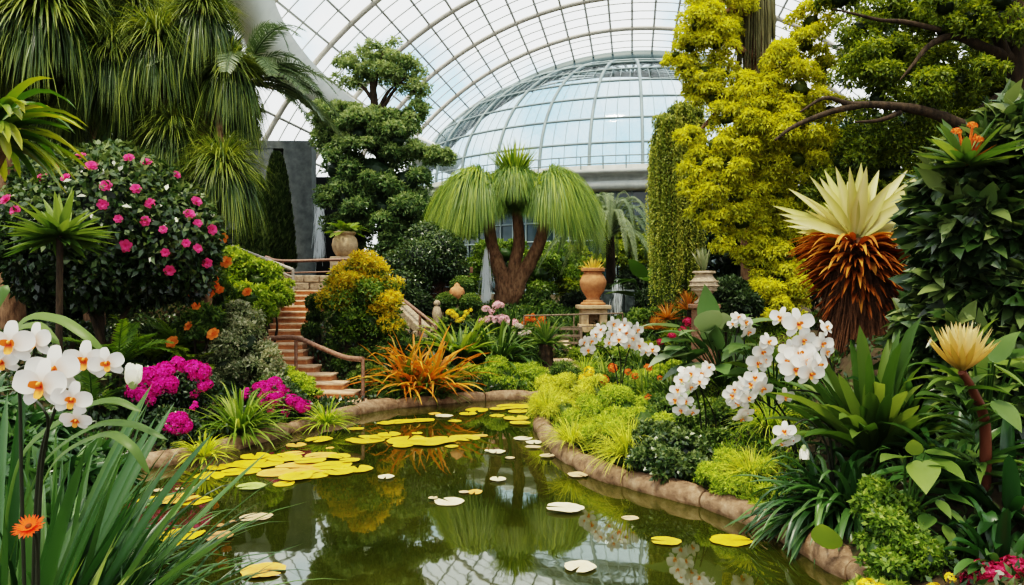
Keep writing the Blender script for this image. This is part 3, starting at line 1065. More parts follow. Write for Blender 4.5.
# date palm
base = gp(P(204, 270, 16.2))
root = thing('date_palm', 'grey green date palm arching behind the weeping trees', 'palm', base)
top = P(241, 84, 14.8)
k = MB(); limb(k, [base, P(206, 200, 16), P(216, 130, 15.4), top], .18, .14, 9, rough=.06); k.build('trunk', BARK, root)
for i in range(30):
    az = 2 * np.pi * i / 30 + rnd(-.1, .1); e = rnd(.15, 1.25)
    if i % 2: az, e = rnd(-1.1, .7), rnd(.6, 1.6)
    k = MB()
    frond(k, top, (math.cos(az) * math.sin(e), math.sin(az) * math.sin(e), math.cos(e)), rnd(1.8, 2.3), rnd(1.2, 2.0), 60, .34, .022, .5, t=rnd(.3, .7), rw=.02, gpow=1.2)
    k.build('frond', G_PALM, root)

# broad strap-leaved epiphyte on a trunk at the edge of the view
base = gp(P(-40, 400, 4.6))
root = thing('perched_bromeliad', 'large yellow tipped strap leaved bromeliad perched on a brown trunk', 'plant', base)
top = P(-12, 132, 4.3)
k = MB(); limb(k, [base, P(-32, 250, 4.5), top], .13, .1, 9, rough=.05); k.build('trunk', BARK_R, root)
k = MB()
n = 80
az = rnd(0, 2 * np.pi, n); el = rnd(.6, 2.0, n)
d = np.stack([np.cos(az) * np.sin(el), np.sin(az) * np.sin(el), np.cos(el)], 1)
blades(k, top + d * .04, d, rnd(.4, .58, n), rnd(.05, .075, n), 7, rnd(.8, 2.2, n), 1.4, 'strap', .3, rnd(.1, .55, n), .4)
k.build('leaf_rosette', leaf('yellow tipped strap', (.012, .035, .006), (.07, .15, .015), (.5, .46, .05), .35, .3, .6), root)

# pink flowering bush
bl = [(110, 222, 68, 12.2), (55, 235, 55, 12), (160, 240, 54, 12.3), (115, 190, 46, 12.6), (180, 218, 32, 12.6), (62, 192, 42, 12.5), (150, 195, 34, 12.6), (28, 232, 42, 12.2),
      (195, 248, 22, 12.4), (186, 272, 26, 12.4), (100, 262, 46, 12), (45, 275, 30, 12.2), (150, 275, 30, 12.3)]
root, BUSH = shrub('flowering_bush', 'big dark rounded bush dotted with pink camellia flowers', 'bush', bl, 26000, .13, .075, G_BUSH, gp(P(105, 335, 12.3)), None, 7,
                   flat=1., updark=.3, ts=.22, tb=.42)
for px, py in [(81, 159), (43, 180), (67, 179), (106, 187), (135, 190), (103, 205), (118, 219), (146, 222), (163, 230), (188, 215), (196, 224), (195, 203), (165, 252), (185, 243), (196, 248),
               (169, 269), (175, 176), (128, 160), (8, 201), (17, 212), (210, 230), (92, 168), (145, 164), (205, 262), (150, 205), (125, 245), (60, 168)]:
    p, nn = ray_blob(px, py, BUSH)
    inst('flower', CAMELLIA, root, p + nn * .04, facing(nn + np.array([0, -.6, .2]) + rdir(1)[0] * .3, roll=rnd(0, 6)), rnd(.12, .2))

# green rosette on a thin trunk before the bush
base = gp(P(58, 330, 9.4))
root = thing('spiky_rosette', 'pale green spiky rosette on a dark trunk before the pink flowering bush', 'plant', base)
top = P(60, 236, 9.4)
k = MB(); limb(k, [base, (base + top) / 2, top], .045, .04, 8); k.build('trunk', BARK, root)
k = MB()
n = 85
az = rnd(0, 2 * np.pi, n); el = np.sqrt(rnd(.05, 3.6, n))
d = np.stack([np.cos(az) * np.sin(el), np.sin(az) * np.sin(el), np.cos(el)], 1)
blades(k, top + d * .05, d, .62 * rnd(.75, 1.05, n), .125, 6, .35, 1, 'dagger', .3, np.clip(.95 - el * .3 + rng.normal(size=n) * .1, 0, 1), .15)
k.build('leaf_rosette', G_MID, root)

# shade foliage closing the gaps on that side
for lab, bl, n in [
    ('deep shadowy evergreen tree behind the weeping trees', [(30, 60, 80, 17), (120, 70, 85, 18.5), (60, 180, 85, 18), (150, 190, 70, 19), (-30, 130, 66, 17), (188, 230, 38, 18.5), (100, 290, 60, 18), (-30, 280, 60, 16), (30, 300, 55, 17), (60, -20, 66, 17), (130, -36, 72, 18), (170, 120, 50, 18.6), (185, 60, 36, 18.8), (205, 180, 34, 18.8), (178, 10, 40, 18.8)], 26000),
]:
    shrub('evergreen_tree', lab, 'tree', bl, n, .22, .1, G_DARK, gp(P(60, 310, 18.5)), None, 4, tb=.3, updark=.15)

# cypresses
for px, py, w, D, lab in [(256, 200, 24, 25.5, 'narrow dark cypress next to the bright weeping tree'), (277, 178, 20, 27, 'taller narrow dark cypress in front of the grey concrete wall')]:
    base = gp(P(px, 290, D))
    root = thing('cypress', lab, 'tree', base, 'dark cypresses by the concrete wall')
    top = P(px, py - 22, D)
    hh = top[2] - base[2]
    k = MB()
    n = 7000
    s = rng.random(n)
    rr = R_(w, D) * np.minimum(1, .35 + 3 * s) * (1 - s) ** .55 * (1 - np.abs(rng.normal(size=n)) * .12)
    az = rnd(0, 2 * np.pi, n)
    pos = base + np.stack([rr * np.cos(az), rr * np.sin(az), s * hh], 1)
    o = np.stack([np.cos(az), np.sin(az), az * 0], 1)
    lathe(k, [(R_(w, D) * min(1, .35 + 3 * q) * (1 - q) ** .55 * .85, q * hh) for q in np.linspace(0, 1, 12)], base, 12, 0.)  # dark inner cone, painted shade behind the leaflets
    leaflets(k, pos, o * .5 + UP * .9 + rdir(n) * .3, o + rdir(n) * .3, .22, .09, np.clip(.55 + rng.normal(size=n) * .25, 0, 1))
    k.build('foliage', G_BUSH, root)
    k = MB(); tube(k, [base - UP * .05, base + UP * .5], .1, 6); k.build('trunk', BARK, root)

# slope hedge and variegated shrubs
shrub('slope_hedge', 'light yellow green hedge spilling down the slope under the pale handrail', 'hedge', [(236, 268, 22, 18.2), (258, 282, 22, 18), (276, 290, 17, 17.8), (225, 285, 22, 17.6), (248, 300, 18, 17.2), (215, 262, 16, 18.5), (205, 280, 18, 18)],
      16000, .11, .05, G_LIME, None, None, 3, tb=.42, sub=9)
shrub('slope_hedge', 'trailing light green hedge edging the upper terracotta stairs', 'hedge', [(271, 305, 12, 17), (258, 312, 14, 16.8), (283, 298, 9, 17.6), (246, 318, 12, 16.6)], 6000, .1, .045, G_LIME, None, None, 2, tb=.35, sub=8)
shrub('variegated_shrub', 'grey green variegated shrub beside the stairs above the azaleas', 'shrub', [(242, 345, 30, 13.6), (225, 365, 24, 13.4), (258, 365, 24, 13.4), (245, 322, 22, 14), (270, 385, 16, 13.2), (230, 385, 20, 13.2)],
      13000, .075, .035, G_GREY, None, None, 4, tb=.52, sub=10, core=.6)
shrub('lime_shrub', 'small yellow green shrub at the foot of the stairs', 'shrub', [(300, 385, 13, 13.6), (290, 375, 10, 13.8), (312, 392, 9, 13.4)], 3600, .06, .028, G_LIME, None, None, 2, sub=8)
shrub('ivy_mound', 'leafy green ground cover climbing beside the lower stair rail', 'shrub', [(364, 376, 13, 15.4), (378, 386, 13, 14.9), (346, 362, 12, 15.9), (384, 370, 15, 15.6), (390, 393, 10, 14.6), (385, 356, 14, 16.2), (360, 358, 13, 16.1), (330, 352, 9, 16.3), (376, 397, 8, 14.5)],
      11000, .07, .035, G_MID, None, None, 2, tb=.5, sub=9)

# yellow orange shrub on the stairs' far side
bl = [(358, 300, 34, 16.6), (345, 322, 26, 16.4), (374, 322, 28, 16.5), (362, 278, 22, 16.8), (385, 330, 16, 16.4), (340, 300, 18, 16.6), (376, 296, 22, 16.7)]
root, bb = shrub('golden_shrub', 'large golden shrub turning orange on top beside the stairs', 'shrub', bl, 13000, .085, .035, G_BRIGHT, gp(P(358, 345, 16.5)), None, 5, core=.7, tb=.3, sub=12)
mb = MB()
up_b = blob_list([(358, 290, 34, 16.5), (340, 298, 22, 16.5), (378, 292, 24, 16.6), (362, 276, 24, 16.7), (388, 325, 13, 16.2), (384, 305, 16, 16.3), (348, 282, 18, 16.6)])
foliage(mb, up_b, 15000, .085, .035, 14, core=0, tb=.4, updark=.5)
mb.build('new_growth', G_AUTUMN, root)
shrub('clipped_shrub', 'small dark clipped shrub standing on the stairs before the golden shrub', 'shrub', [(315, 302, 9, 17), (315, 316, 8, 17), (311, 330, 9, 16.6)], 3000, .06, .03, G_MID, gp(P(315, 340, 16.8)), None, 2, tb=.35)
strap_plant('cordyline', 'little dark red cordyline by the clipped stair shrub', 'plant', gp(P(318, 337, 16.3)), 40, .35, .03, leaf('dark red leaf', (.03, .004, .006), (.12, .012, .015), (.3, .05, .05)), .6, .7, 'dagger')

# orange flowering plants on the slope
for px, py, D, lab, pts in [(208, 285, 15, 'orange flowering shrub with pale heads under the light hedge', [(203, 280, .11), (213, 281, .13), (196, 288, .1), (220, 290, .09), (210, 294, .1), (206, 287, .1), (226, 262, .1), (247, 292, .1), (216, 286, .08)]),
                            (203, 320, 13.5, 'red orange flowers over yellow green ferns in the shade', [(188, 326, .09), (213, 334, .12), (172, 342, .12), (190, 295, .08), (196, 306, .08)])]:
    root, bb = shrub('flower_shrub', lab, 'shrub', [(px, py, 15, D), (px - 10, py + 10, 14, D - .2), (px + 10, py + 10, 12, D)], 3000, .12, .05, G_MID, None, None, 3, sub=8)
    for x, y, s in pts:
        if s: inst('flower', HIB, root, P(x, y, D - .5), facing((rnd(-.4, .4), -.8, .5), roll=rnd(0, 6)), s * 1.9)
    if py < 300:
        inst('pale_flower_cluster', WHITEC[0], root, P(209, 274, D - .3), facing((0, -.6, .8)), .15)
root = thing('red_bloom_plant', 'slender plant with two red blooms at the edge of the pink flowering bush', 'plant', gp(P(216, 290, 15.6)))
k = MB()
for x, y in ((221, 238), (215, 250), (226, 262)):
    limb(k, [gp(P(216, 290, 15.6)), P(217, 268, 15.5), P(x, y, 15.3)], .02, .01, 5)
k.build('stem', STEM, root)
k = MB(); foliage(k, blob_list([(216, 262, 9, 15.5), (214, 275, 10, 15.5), (212, 250, 7, 15.5)]), 1500, .12, .05, core=.4); k.build('foliage', G_BRIGHT, root)
for x, y, s in ((222, 238, .3), (226, 262, .3), (214, 248, .2)): inst('flower', HIB, root, P(x, y, 15.2), facing((.1, -1, .3), roll=rnd(0, 6)), s * .8)

# ferns under the bush
for px, py, L, mat, lab, t in [(150, 362, 1.25, G_LIME, 'yellow green fern in the shade between the bush and the azaleas', .4), (196, 378, 1.1, G_LIME, 'lime fern with arching fronds beside the variegated shrub', .5),
                               (118, 372, 1.0, G_BRIGHT, 'dark green fern under the pink flowering bush', .2), (178, 352, 1.0, G_BRIGHT, 'shaded fern beneath the orange flowers', .4),
                               (145, 398, .8, G_MID, 'low fern behind the two magenta azaleas', .4), (92, 410, .9, G_MID, 'deep green fern in shadow near the white orchids', .4)]:
    fern('fern', lab, 'fern', G(px, hit(px, py)), 16, L, mat, .17, .03, .9, t=t)

# azaleas
for bl, cl, lab in [
    ([(165, 392, 32, 10.9), (190, 388, 24, 11), (145, 398, 22, 10.8)], [(150, 372, 15), (165, 366, 14), (182, 366, 15), (196, 374, 15), (140, 384, 14), (158, 386, 16), (172, 382, 12), (128, 392, 12), (205, 382, 9), (196, 396, 7), (148, 394, 12)], 'wide magenta azalea in full bloom under the ferns'),
    ([(178, 428, 18, 10.2), (165, 420, 14, 10.3)], [(178, 414, 12), (186, 420, 12), (170, 420, 12), (176, 428, 13), (190, 428, 9), (164, 428, 8), (196, 405, 6)], 'small magenta azalea hanging low over the pond kerb'),
    ([(272, 398, 26, 12.2), (290, 404, 18, 12.1), (255, 402, 16, 12.3)], [(255, 386, 11), (268, 384, 12), (282, 388, 12), (262, 396, 10), (276, 398, 11), (292, 400, 11), (302, 406, 11), (272, 410, 7), (246, 394, 8), (284, 412, 6), (310, 404, 6)], 'magenta azalea mound between the strappy tuft and the stairs')]:
    root, bb = shrub('azalea', lab, 'shrub', bl, 4500, .06, .03, G_BUSH, None, 'magenta azaleas along the pond', 4, tb=.3)
    for i, (x, y, r) in enumerate(cl):
        p, nn = ray_blob(x, y, bb)
        for e in range(3):
            qo = rdir(1)[0] * R_(r, p[1]) * (.55 if e else 0)
            inst('flower_cluster', MAGC[(i + e) % 3], root, p + qo - nn * R_(r, p[1]) * .25, facing(nn + np.array([0, -.3, .5]) + rdir(1)[0] * .4, roll=rnd(0, 6)), R_(r, p[1]) * rnd(.4, .62))

# strappy tufts on the kerb
strap_plant('strappy_tuft', 'big green strappy tuft between the azaleas on the kerb', 'plant', G(240, hit(240, 436)), 190, .95, .05, G_BRIGHT, 1.3, .9, 'dagger', t=.42, tg=.2)
strap_plant('strappy_tuft', 'small yellow green tuft overhanging the kerb below the azalea', 'plant', G(204, hit(204, 457)), 110, .45, .03, G_YEL, 1.2, .95, 'dagger', t=.4, tg=.2)
strap_plant('strappy_tuft', 'yellow green tuft on the kerb near the foot of the stairs', 'plant', G(326, hit(326, 424)), 120, .5, .032, G_LIME, 1.2, .95, 'dagger', t=.5, tg=.2)

# croton
cb = gp(P(420, 402, 14.9))
root = thing('orange_croton', 'fiery orange and green bromeliad clump at the pond corner', 'plant', cb)
n = 210
az = rnd(0, 2 * np.pi, n); el = np.arccos(rnd(.15, 1, n))
d = np.stack([np.cos(az) * np.sin(el), np.sin(az) * np.sin(el), np.cos(el)], 1)
bs = cb + np.stack([rnd(-.42, .42, n), rnd(-.25, .25, n), np.full(n, .05)], 1)
k = MB(); blades(k, bs, d + np.array([0, 0, .35]), rnd(.85, 1.6, n), rnd(.07, .11, n), 6, rnd(.6, 1.7, n), 1.3, 'dagger', .3, rnd(-.5, .25, n), .8); k.build('leaf_rosette', G_CROT, root)
n = 220
az = rnd(0, 2 * np.pi, n); el = np.arccos(rnd(.0, .95, n))
d = np.stack([np.cos(az) * np.sin(el), np.sin(az) * np.sin(el), np.cos(el)], 1)
k = MB(); blades(k, cb + np.stack([rnd(-.5, .5, n), rnd(-.3, .3, n), np.full(n, .02)], 1), d + np.array([0, 0, .3]), rnd(.6, 1.15, n), .06, 6, rnd(.8, 1.6, n), 1.2, 'dagger', .3, rnd(.3, .8, n), .2); k.build('green_leaf_rosette', G_MID, root)

# tall tiered tree
base = gp(P(385, 285, 27))
root = thing('tiered_tree', 'tall tiered green tree rising behind the round urn to the glass roof', 'tree', base)
k = MB()
tr = [base, P(388, 220, 27), P(380, 150, 27), P(374, 100, 27), P(372, 78, 27)]
limb(k, tr, .3, .09, 9, rough=.03)
for a, b in [((378, 112), (395, 85)), ((376, 105), (352, 80)), ((378, 118), (405, 78)), ((380, 150), (430, 156)), ((382, 160), (335, 128)), ((382, 145), (415, 112)), ((386, 200), (345, 190)), ((387, 210), (425, 200)), ((374, 90), (384, 52)), ((395, 85), (415, 92))]:
    limb(k, [P(*a, 27), (P(*a, 27) + P(*b, 26.8)) / 2 + UP * .15, P(*b, 26.8)], .09, .03, 6)
k.build('trunk', BARK, root)
up_ = [(350, 76, 17, 27), (365, 66, 18, 27.2), (385, 66, 20, 26.9), (405, 78, 20, 27), (418, 90, 12, 27), (372, 45, 7, 27), (395, 42, 6, 27), (385, 52, 8, 27.2), (345, 62, 10, 27.3), (362, 50, 7, 27), (408, 62, 9, 27)]
mid_ = [(330, 118, 20, 26.8), (352, 116, 16, 27), (378, 120, 18, 26.6), (402, 124, 18, 27), (420, 110, 10, 27), (360, 135, 26, 26.3), (395, 142, 25, 26.6), (325, 140, 14, 27), (432, 156, 11, 26.4), (446, 158, 9, 26.4), (420, 152, 10, 26.6)]
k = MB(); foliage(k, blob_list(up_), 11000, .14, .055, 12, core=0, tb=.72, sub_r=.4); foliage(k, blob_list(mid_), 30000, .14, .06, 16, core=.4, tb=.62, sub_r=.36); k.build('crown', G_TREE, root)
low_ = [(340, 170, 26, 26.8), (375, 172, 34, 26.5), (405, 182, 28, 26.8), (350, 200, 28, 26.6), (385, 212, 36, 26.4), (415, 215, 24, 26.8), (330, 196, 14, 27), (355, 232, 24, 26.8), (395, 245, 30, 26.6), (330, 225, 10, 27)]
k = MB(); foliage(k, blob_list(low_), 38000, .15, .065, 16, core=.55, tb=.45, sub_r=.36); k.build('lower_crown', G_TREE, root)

shrub('clipped_hedge', 'dark clipped hedge mound over the brick pier', 'hedge', [(420, 262, 26, 21.8), (440, 252, 24, 22.2), (408, 285, 22, 21.4), (452, 268, 16, 22), (425, 238, 18, 22.6), (398, 268, 20, 21.8)], 18000, .1, .05, G_BUSH, None, None, 4, tb=.4, core=.85)
shrub('shade_shrub', 'dark leafy shrub between the golden shrub and the clipped hedge', 'shrub', [(402, 300, 20, 21), (418, 306, 15, 20.8), (404, 318, 12, 20.4)], 5000, .12, .06, G_DARK, None, None, 3)
for px, py, r, D, lab in [(462, 286, 11, 21.2, 'round clipped green ball behind the small closed clay jar'), (446, 302, 10, 20.4, 'clipped green ball beside the small pale statue'), (470, 303, 10, 20.4, 'clipped green ball next to the waterfall')]:
    shrub('clipped_ball', lab, 'shrub', [(px, py, r, D)], 3200, .07, .035, G_MID, None, 'clipped balls round the clay jar', 1, tb=.5, core=.85)

# urn plants
def spiky(name, label, cat, c, n, L, W, mat, el=(.1, 1.2), grav=.2, t=.5, prof='dagger', group=None):
    mb = MB()
    az = rnd(0, 2 * np.pi, n); e = rnd(*el, n)
    d = np.stack([np.cos(az) * np.sin(e), np.sin(az) * np.sin(e), np.cos(e)], 1)
    blades(mb, c + d * L * .06, d, L * rnd(.75, 1.1, n), W, 5, grav, 1.2, prof, .3, np.clip(t + rng.normal(size=n) * .18, 0, 1), .15)
    return tag(mb.build(name, mat, loc=c), label, cat, group)


spiky('urn_agave', 'yellow striped agave growing in the tall terracotta urn', 'plant', u1 + UP * .02, 46, .44, .075, G_BROM, (.05, 1.15))
spiky('urn_succulent', 'grey green upright succulent in the carved stone urn', 'plant', u2 + UP * .02, 40, .42, .06, G_GREY, (.0, .5))
fern('urn_fern', 'light green fern spilling from the round patterned urn', 'fern', u3 + UP * .02, 22, .8, G_BRIGHT, .18, .035, 1.1, None, 16)
mb = MB(); foliage(mb, [(u3 + UP * .1, .2)], 160, .07, .06, core=0)
tag(mb.build('urn_flowers', F_WHITE, loc=u3 + UP * .02), 'small pale flowers at the rim of the round patterned urn', 'flowers', None, 'stuff')

# ponytail palm
base = gp(P(507, 312, 24.3))
root = thing('ponytail_palm', 'great ponytail palm with a forked trunk and drooping green heads', 'tree', base)
k = MB()
D = 24.0
fork = P(511, 283, D)
bb_ = base - UP * .05
for f, r0 in [([bb_ + np.array([-.16, 0, 0]), P(504, 297, D), P(503, 280, D), P(497, 262, D), P(491, 240, D + .2), P(487, 200, D)], .33),
              ([bb_, P(509, 297, D), P(512, 282, D), P(515, 262, D), P(519, 240, D), P(515, 195, D - .2)], .3),
              ([bb_ + np.array([.16, 0, 0]), P(514, 297, D), P(519, 280, D), P(530, 262, D), P(541, 238, D - .2), P(547, 200, D)], .33)]:
    limb(k, f, r0, .15, 11, rough=.04)
lathe(k, [(.75, -.1), (.62, .08), (.5, .3), (.42, .6)], bb_, 16)
k.build('trunk', BARK_R, root)
for px, py, n, R0, L, dd, bi in [(481, 201, 9000, .62, 2.3, 0, 3.3), (514, 188, 5500, .55, 1.25, -.3, None), (549, 201, 9000, .62, 2.2, 0, -.2), (497, 194, 3000, .5, .9, .45, None), (534, 193, 3000, .5, .9, .45, None), (496, 196, 2200, .45, .8, -.45, None), (535, 196, 2200, .45, .8, -.45, None)]:
    k = MB()
    c = P(px, py, D + dd)
    az = rnd(0, 2 * np.pi, n)
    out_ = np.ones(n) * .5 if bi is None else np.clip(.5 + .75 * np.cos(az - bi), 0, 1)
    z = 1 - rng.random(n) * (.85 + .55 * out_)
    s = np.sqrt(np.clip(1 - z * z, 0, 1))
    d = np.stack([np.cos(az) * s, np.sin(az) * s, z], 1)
    blade_tone = np.clip(.29 + .22 * out_ + .1 * z + rng.normal(size=n) * .17, 0, 1)  # outer and upper blades paler, inner ones darker: light painted into the tone
    blades(k, c + d * R0 * rnd(.75, 1.05, n)[:, None], d * .62 + np.array([0, 0, .2]), L * rnd(.6, 1.1, n) * (.5 + .5 * out_), .024, 8, 3.4, .8, 'grass', .2, blade_tone, .22)
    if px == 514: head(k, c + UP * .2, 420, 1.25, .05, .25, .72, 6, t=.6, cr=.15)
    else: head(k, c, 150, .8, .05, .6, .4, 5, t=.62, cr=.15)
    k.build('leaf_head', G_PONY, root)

# greenery behind the ponytail
shrub('backing_shrub', 'sunlit yellow green shrubs seen between the ponytail trunks', 'shrub', [(505, 255, 26, 30), (540, 275, 26, 30), (482, 270, 20, 30), (560, 262, 24, 31), (470, 290, 16, 29)], 15000, .16, .07, G_BRIGHT, None, None, 3, sub=12, tb=.3, core=.35)
shrub('backing_shrub', 'dull green tree below the dome behind the ponytail palm', 'shrub', [(440, 215, 26, 34), (452, 240, 22, 33), (428, 235, 20, 34), (465, 225, 16, 34)], 10000, .2, .08, G_MID, None, None, 3, sub=8, tb=.3, core=.45)
shrub('backing_shrub', 'olive hedge under the dome windows behind the tall urn', 'shrub', [(615, 225, 14, 34), (635, 235, 20, 34), (590, 262, 22, 33), (655, 255, 22, 33), (622, 258, 22, 33.5), (570, 290, 16, 31)], 11000, .2, .08, G_OLIVE, None, None, 3, sub=8, tb=.5, core=.45)
shrub('backing_shrub', 'dark shrub bank behind the tall urn pedestal', 'shrub', [(620, 300, 20, 26), (640, 285, 22, 26.5), (575, 305, 14, 26), (650, 305, 18, 25)], 8000, .15, .07, G_DARK, None, None, 3, tb=.3)
shrub('backing_shrub', 'leafy green shrub at the foot of the ponytail trunk', 'shrub', [(535, 305, 16, 24), (550, 312, 12, 23.4), (490, 312, 12, 23.4), (525, 315, 10, 23)], 5000, .12, .06, G_MID, None, None, 2, tb=.4)
for px, py, D, lab in [(440, 205, 31, 'hazy palm below the dome between the tiered tree and the ponytail')]:
    base = gp(P(px, 285, D)); top = P(px, py + 12, D)
    root = thing('distant_palm', lab, 'palm', base)
    k = MB(); limb(k, [base, top], .15, .12, 7); k.build('trunk', BARK, root)
    k = MB()
    for i in range(18):
        az = 2 * np.pi * i / 18; e = rnd(.2, 1.3)
        frond(k, top, (math.cos(az) * math.sin(e), math.sin(az) * math.sin(e), math.cos(e)), 1.9, 1.3, 24, .4, .04, .5, t=.5, rw=.02)
    k.build('frond_crown', G_PALM, root)
# weeping fern palm behind the tall urn
base = gp(P(612, 300, 27.5)); top = P(610, 236, 27)
root = thing('weeping_fern_palm', 'grey green weeping palm behind the tall terracotta urn', 'palm', base)
k = MB(); limb(k, [base, top], .2, .15, 8); k.build('trunk', BARK, root)
k = MB()
for i in range(60):
    az = 2 * np.pi * i / 60 + rnd(-.1, .1); e = rnd(.1, 1.3)
    frond(k, top, (math.cos(az) * math.sin(e), math.sin(az) * math.sin(e), math.cos(e) + .1), rnd(2.9, 3.9), 2.6, 70, .2, .022, .8, t=rnd(.4, .8), rw=.02, gpow=1.2)
k.build('frond_crown', G_PALM, root)

# waterfalls
def fall_mat():
    m, nt, out = nodes('falling water')
    tr = nt.nodes.new('ShaderNodeBsdfTransparent')
    d = nt.nodes.new('ShaderNodeBsdfDiffuse'); d.inputs[0].default_value = (.95, .97, .98, 1)
    tl = nt.nodes.new('ShaderNodeBsdfTranslucent'); tl.inputs[0].default_value = (.95, .97, .98, 1)
    m0 = nt.nodes.new('ShaderNodeMixShader'); m0.inputs[0].default_value = .5
    mx = nt.nodes.new('ShaderNodeMixShader'); mx.inputs[0].default_value = .7
    for a, b in ((d.outputs[0], m0.inputs[1]), (tl.outputs[0], m0.inputs[2]), (tr.outputs[0], mx.inputs[1]), (m0.outputs[0], mx.inputs[2]), (mx.outputs[0], out.inputs[0])): nt.links.new(a, b)
    return m


FALL = fall_mat()
for px, y0, y1, D, w, n, lab in [(319, 183, 258, 29.6, 9, 420, 'thin waterfall dropping down the concrete wall behind the round urn'), (486, 246, 320, 23.3, 8, 420, 'white waterfall splashing beside the ponytail trunk'),
                                 (617, 278, 332, 21.8, 13, 140, 'faint waterfall veil beside the tall urn pedestal')]:
    k = MB()
    a = P(px, y0, D); g = P(px, y1, D)
    ww = R_(w, D)
    s = rng.normal(size=n) * .45
    z0 = a[2] - np.abs(s) * rnd(0, 1, n) * (a[2] - g[2]) * .35 - rnd(0, .9, n) * (a[2] - g[2])
    b = np.stack([a[0] + s * ww * .5, D + rnd(-.15, .15, n), z0], 1)
    blades(k, b, np.stack([s * .12, rng.normal(size=n) * .05, -np.ones(n)], 1), np.minimum(z0 - g[2] + .1, rnd(.08, .35, n) * (a[2] - g[2])), R_(rnd(.22, .6, n), D), 4, 0, 1, 'lance', .1, .5, 0, np.array([0, 1., 0]))
    tag(k.build('waterfall', FALL, loc=(a[0], a[1], g[2])), lab, 'waterfall', None)
k = MB()
q = P(617, 300, 22.3); g = tz(q[0], q[1])[0]
for i in range(5): box(k, (q[0] - .3 + i * .16, q[1] + (i % 2) * .1, (g + q[2] + .3) / 2), (.3, .5, q[2] + .3 - g - i % 2 * .2))
tag(bevel(k.build('waterfall_rock', ROCK_W, loc=(q[0], q[1], g), smooth=False), .04), 'dark wet stone behind the faint waterfall veil', 'rock')

# middle bed
strap_plant('strap_leaf_plant', 'fresh green strap leaved clump behind the orange croton', 'plant', G(460, hit(460, 356)), 60, 1.15, .13, G_BRIGHT, .9, .75, 'lance', t=.55, tg=.15, rad=.25)
strap_plant('strap_leaf_plant', 'dark arching strap leaved clump below the pink blossoms', 'plant', G(497, hit(497, 366)) + UP * .1, 140, 1.25, .075, G_MID, 1.3, .95, 'strap', t=.4, tg=.15, rad=.35)
base = gp(P(546, 366, 17))
root = thing('dragon_plant', 'green spiky rosette on a dark stubby trunk beside the bench', 'plant', base)
top = P(546, 344, 17)
k = MB(); limb(k, [base, (base + top) / 2, top], .2, .14, 9, rough=.05); k.build('trunk', BARK, root)
k = MB(); n = 85
az = rnd(0, 2 * np.pi, n); el = rnd(.1, 1.6, n)
d = np.stack([np.cos(az) * np.sin(el), np.sin(az) * np.sin(el), np.cos(el)], 1)
blades(k, top + d * .05, d, .68 * rnd(.7, 1.05, n), .06, 6, rnd(.4, 1.1, n), 1.3, 'dagger', .3, rnd(.3, .7, n), .2); k.build('leaf_rosette', G_MID, root)

for px, py, D, clusters, kind, lab in [
    (497, 322, 19.5, [(488, 312, 8), (498, 308, 7), (505, 318, 8), (512, 322, 7), (494, 322, 8), (484, 322, 6)], PALEC, 'pale pink blossoming shrub at the foot of the ponytail'),
    (530, 325, 19.8, [(525, 322, 6), (536, 326, 6), (543, 320, 5), (533, 318, 5)], ORGC, 'orange flowering shrub in front of the ponytail trunk'),
    (455, 318, 19.2, [(450, 312, 6), (460, 318, 6), (468, 314, 5)], YELC, 'peach flowering shrub near the small pale statue'),
    (523, 332, 18.6, [(521, 324, 5), (526, 332, 6), (518, 336, 5)], WHITEC, 'cream flowering shrub before the orange one')]:
    root, bb = shrub('flower_shrub', lab, 'shrub', [(px, py + 4, 12, D), (px - 9, py + 8, 9, D), (px + 9, py + 8, 9, D)], 2600, .1, .05, G_MID, None, 'low flowering shrubs of the middle bed', 2, sub=6)
    for i, (x, y, r) in enumerate(clusters):
        for e in range(3):
            inst('flower_cluster', kind[i % len(kind)], root, P(x + rnd(-4, 4), y + rnd(-4, 4), D - rnd(.2, .4)), facing((0, -.7, .7), roll=rnd(0, 6)), R_(r, D) * rnd(.35, .6))
shrub('low_mound', 'light green feathery mound on the near edge of the middle bed', 'shrub', [(480, 382, 20, 16), (505, 378, 22, 16.2), (530, 385, 20, 16), (455, 390, 14, 15.6), (545, 392, 12, 15.8), (500, 392, 18, 15.7)], 30000, .07, .018, G_LIME, None, None, 0, sub=14, tb=.4)
shrub('low_mound', 'small round green cushion shrub beside the sandy path', 'shrub', [(563, 371, 11, 15.6), (572, 374, 8, 15.4)], 2600, .06, .03, G_MID, None, None, 1, tb=.5, core=.85)

# big dark leaves behind the weeping curtain
def big_leaf(name, label, cat, base, leaves, mat, stem_mat=STEM, group=None, prof='ovate', wr=.55):
    root = thing(name, label, cat, base, group)
    k, s = MB(), MB()
    for tip_d, at, L, t in leaves:
        limb(s, [base, (base * .5 + at * .5) + UP * .08, at], .014, .008, 5)
        blades(k, [at], [tip_d], L, L * wr, 7, .8, 1.3, prof, .12, t, .1)
    k.build('leaf', mat, root)
    s.build('leaf_stalk', stem_mat, root)
    return root


def auto_leaves(px, py, D, n, spread, L, tb=.5):
    out = []
    for i in range(n):
        x, y = px + rnd(-1, 1) * spread, py + rnd(-1, .8) * spread * .7
        dd = D + rnd(-.35, .35)
        v = nrm(np.array([(x - px) / spread + rnd(-.4, .4), rnd(-1, .3), rnd(-.1, .6)]))
        out.append((v, P(x, y, dd), L * rnd(.7, 1.15), np.clip(tb + rnd(-.25, .3), 0, 1)))
    return out


base = gp(P(650, 312, 20.5))
big_leaf('elephant_ear', 'dark glossy elephant ear leaves beside the hanging curtain plant', 'plant', base, auto_leaves(648, 288, 20.3, 14, 16, .85, .35), G_MID)

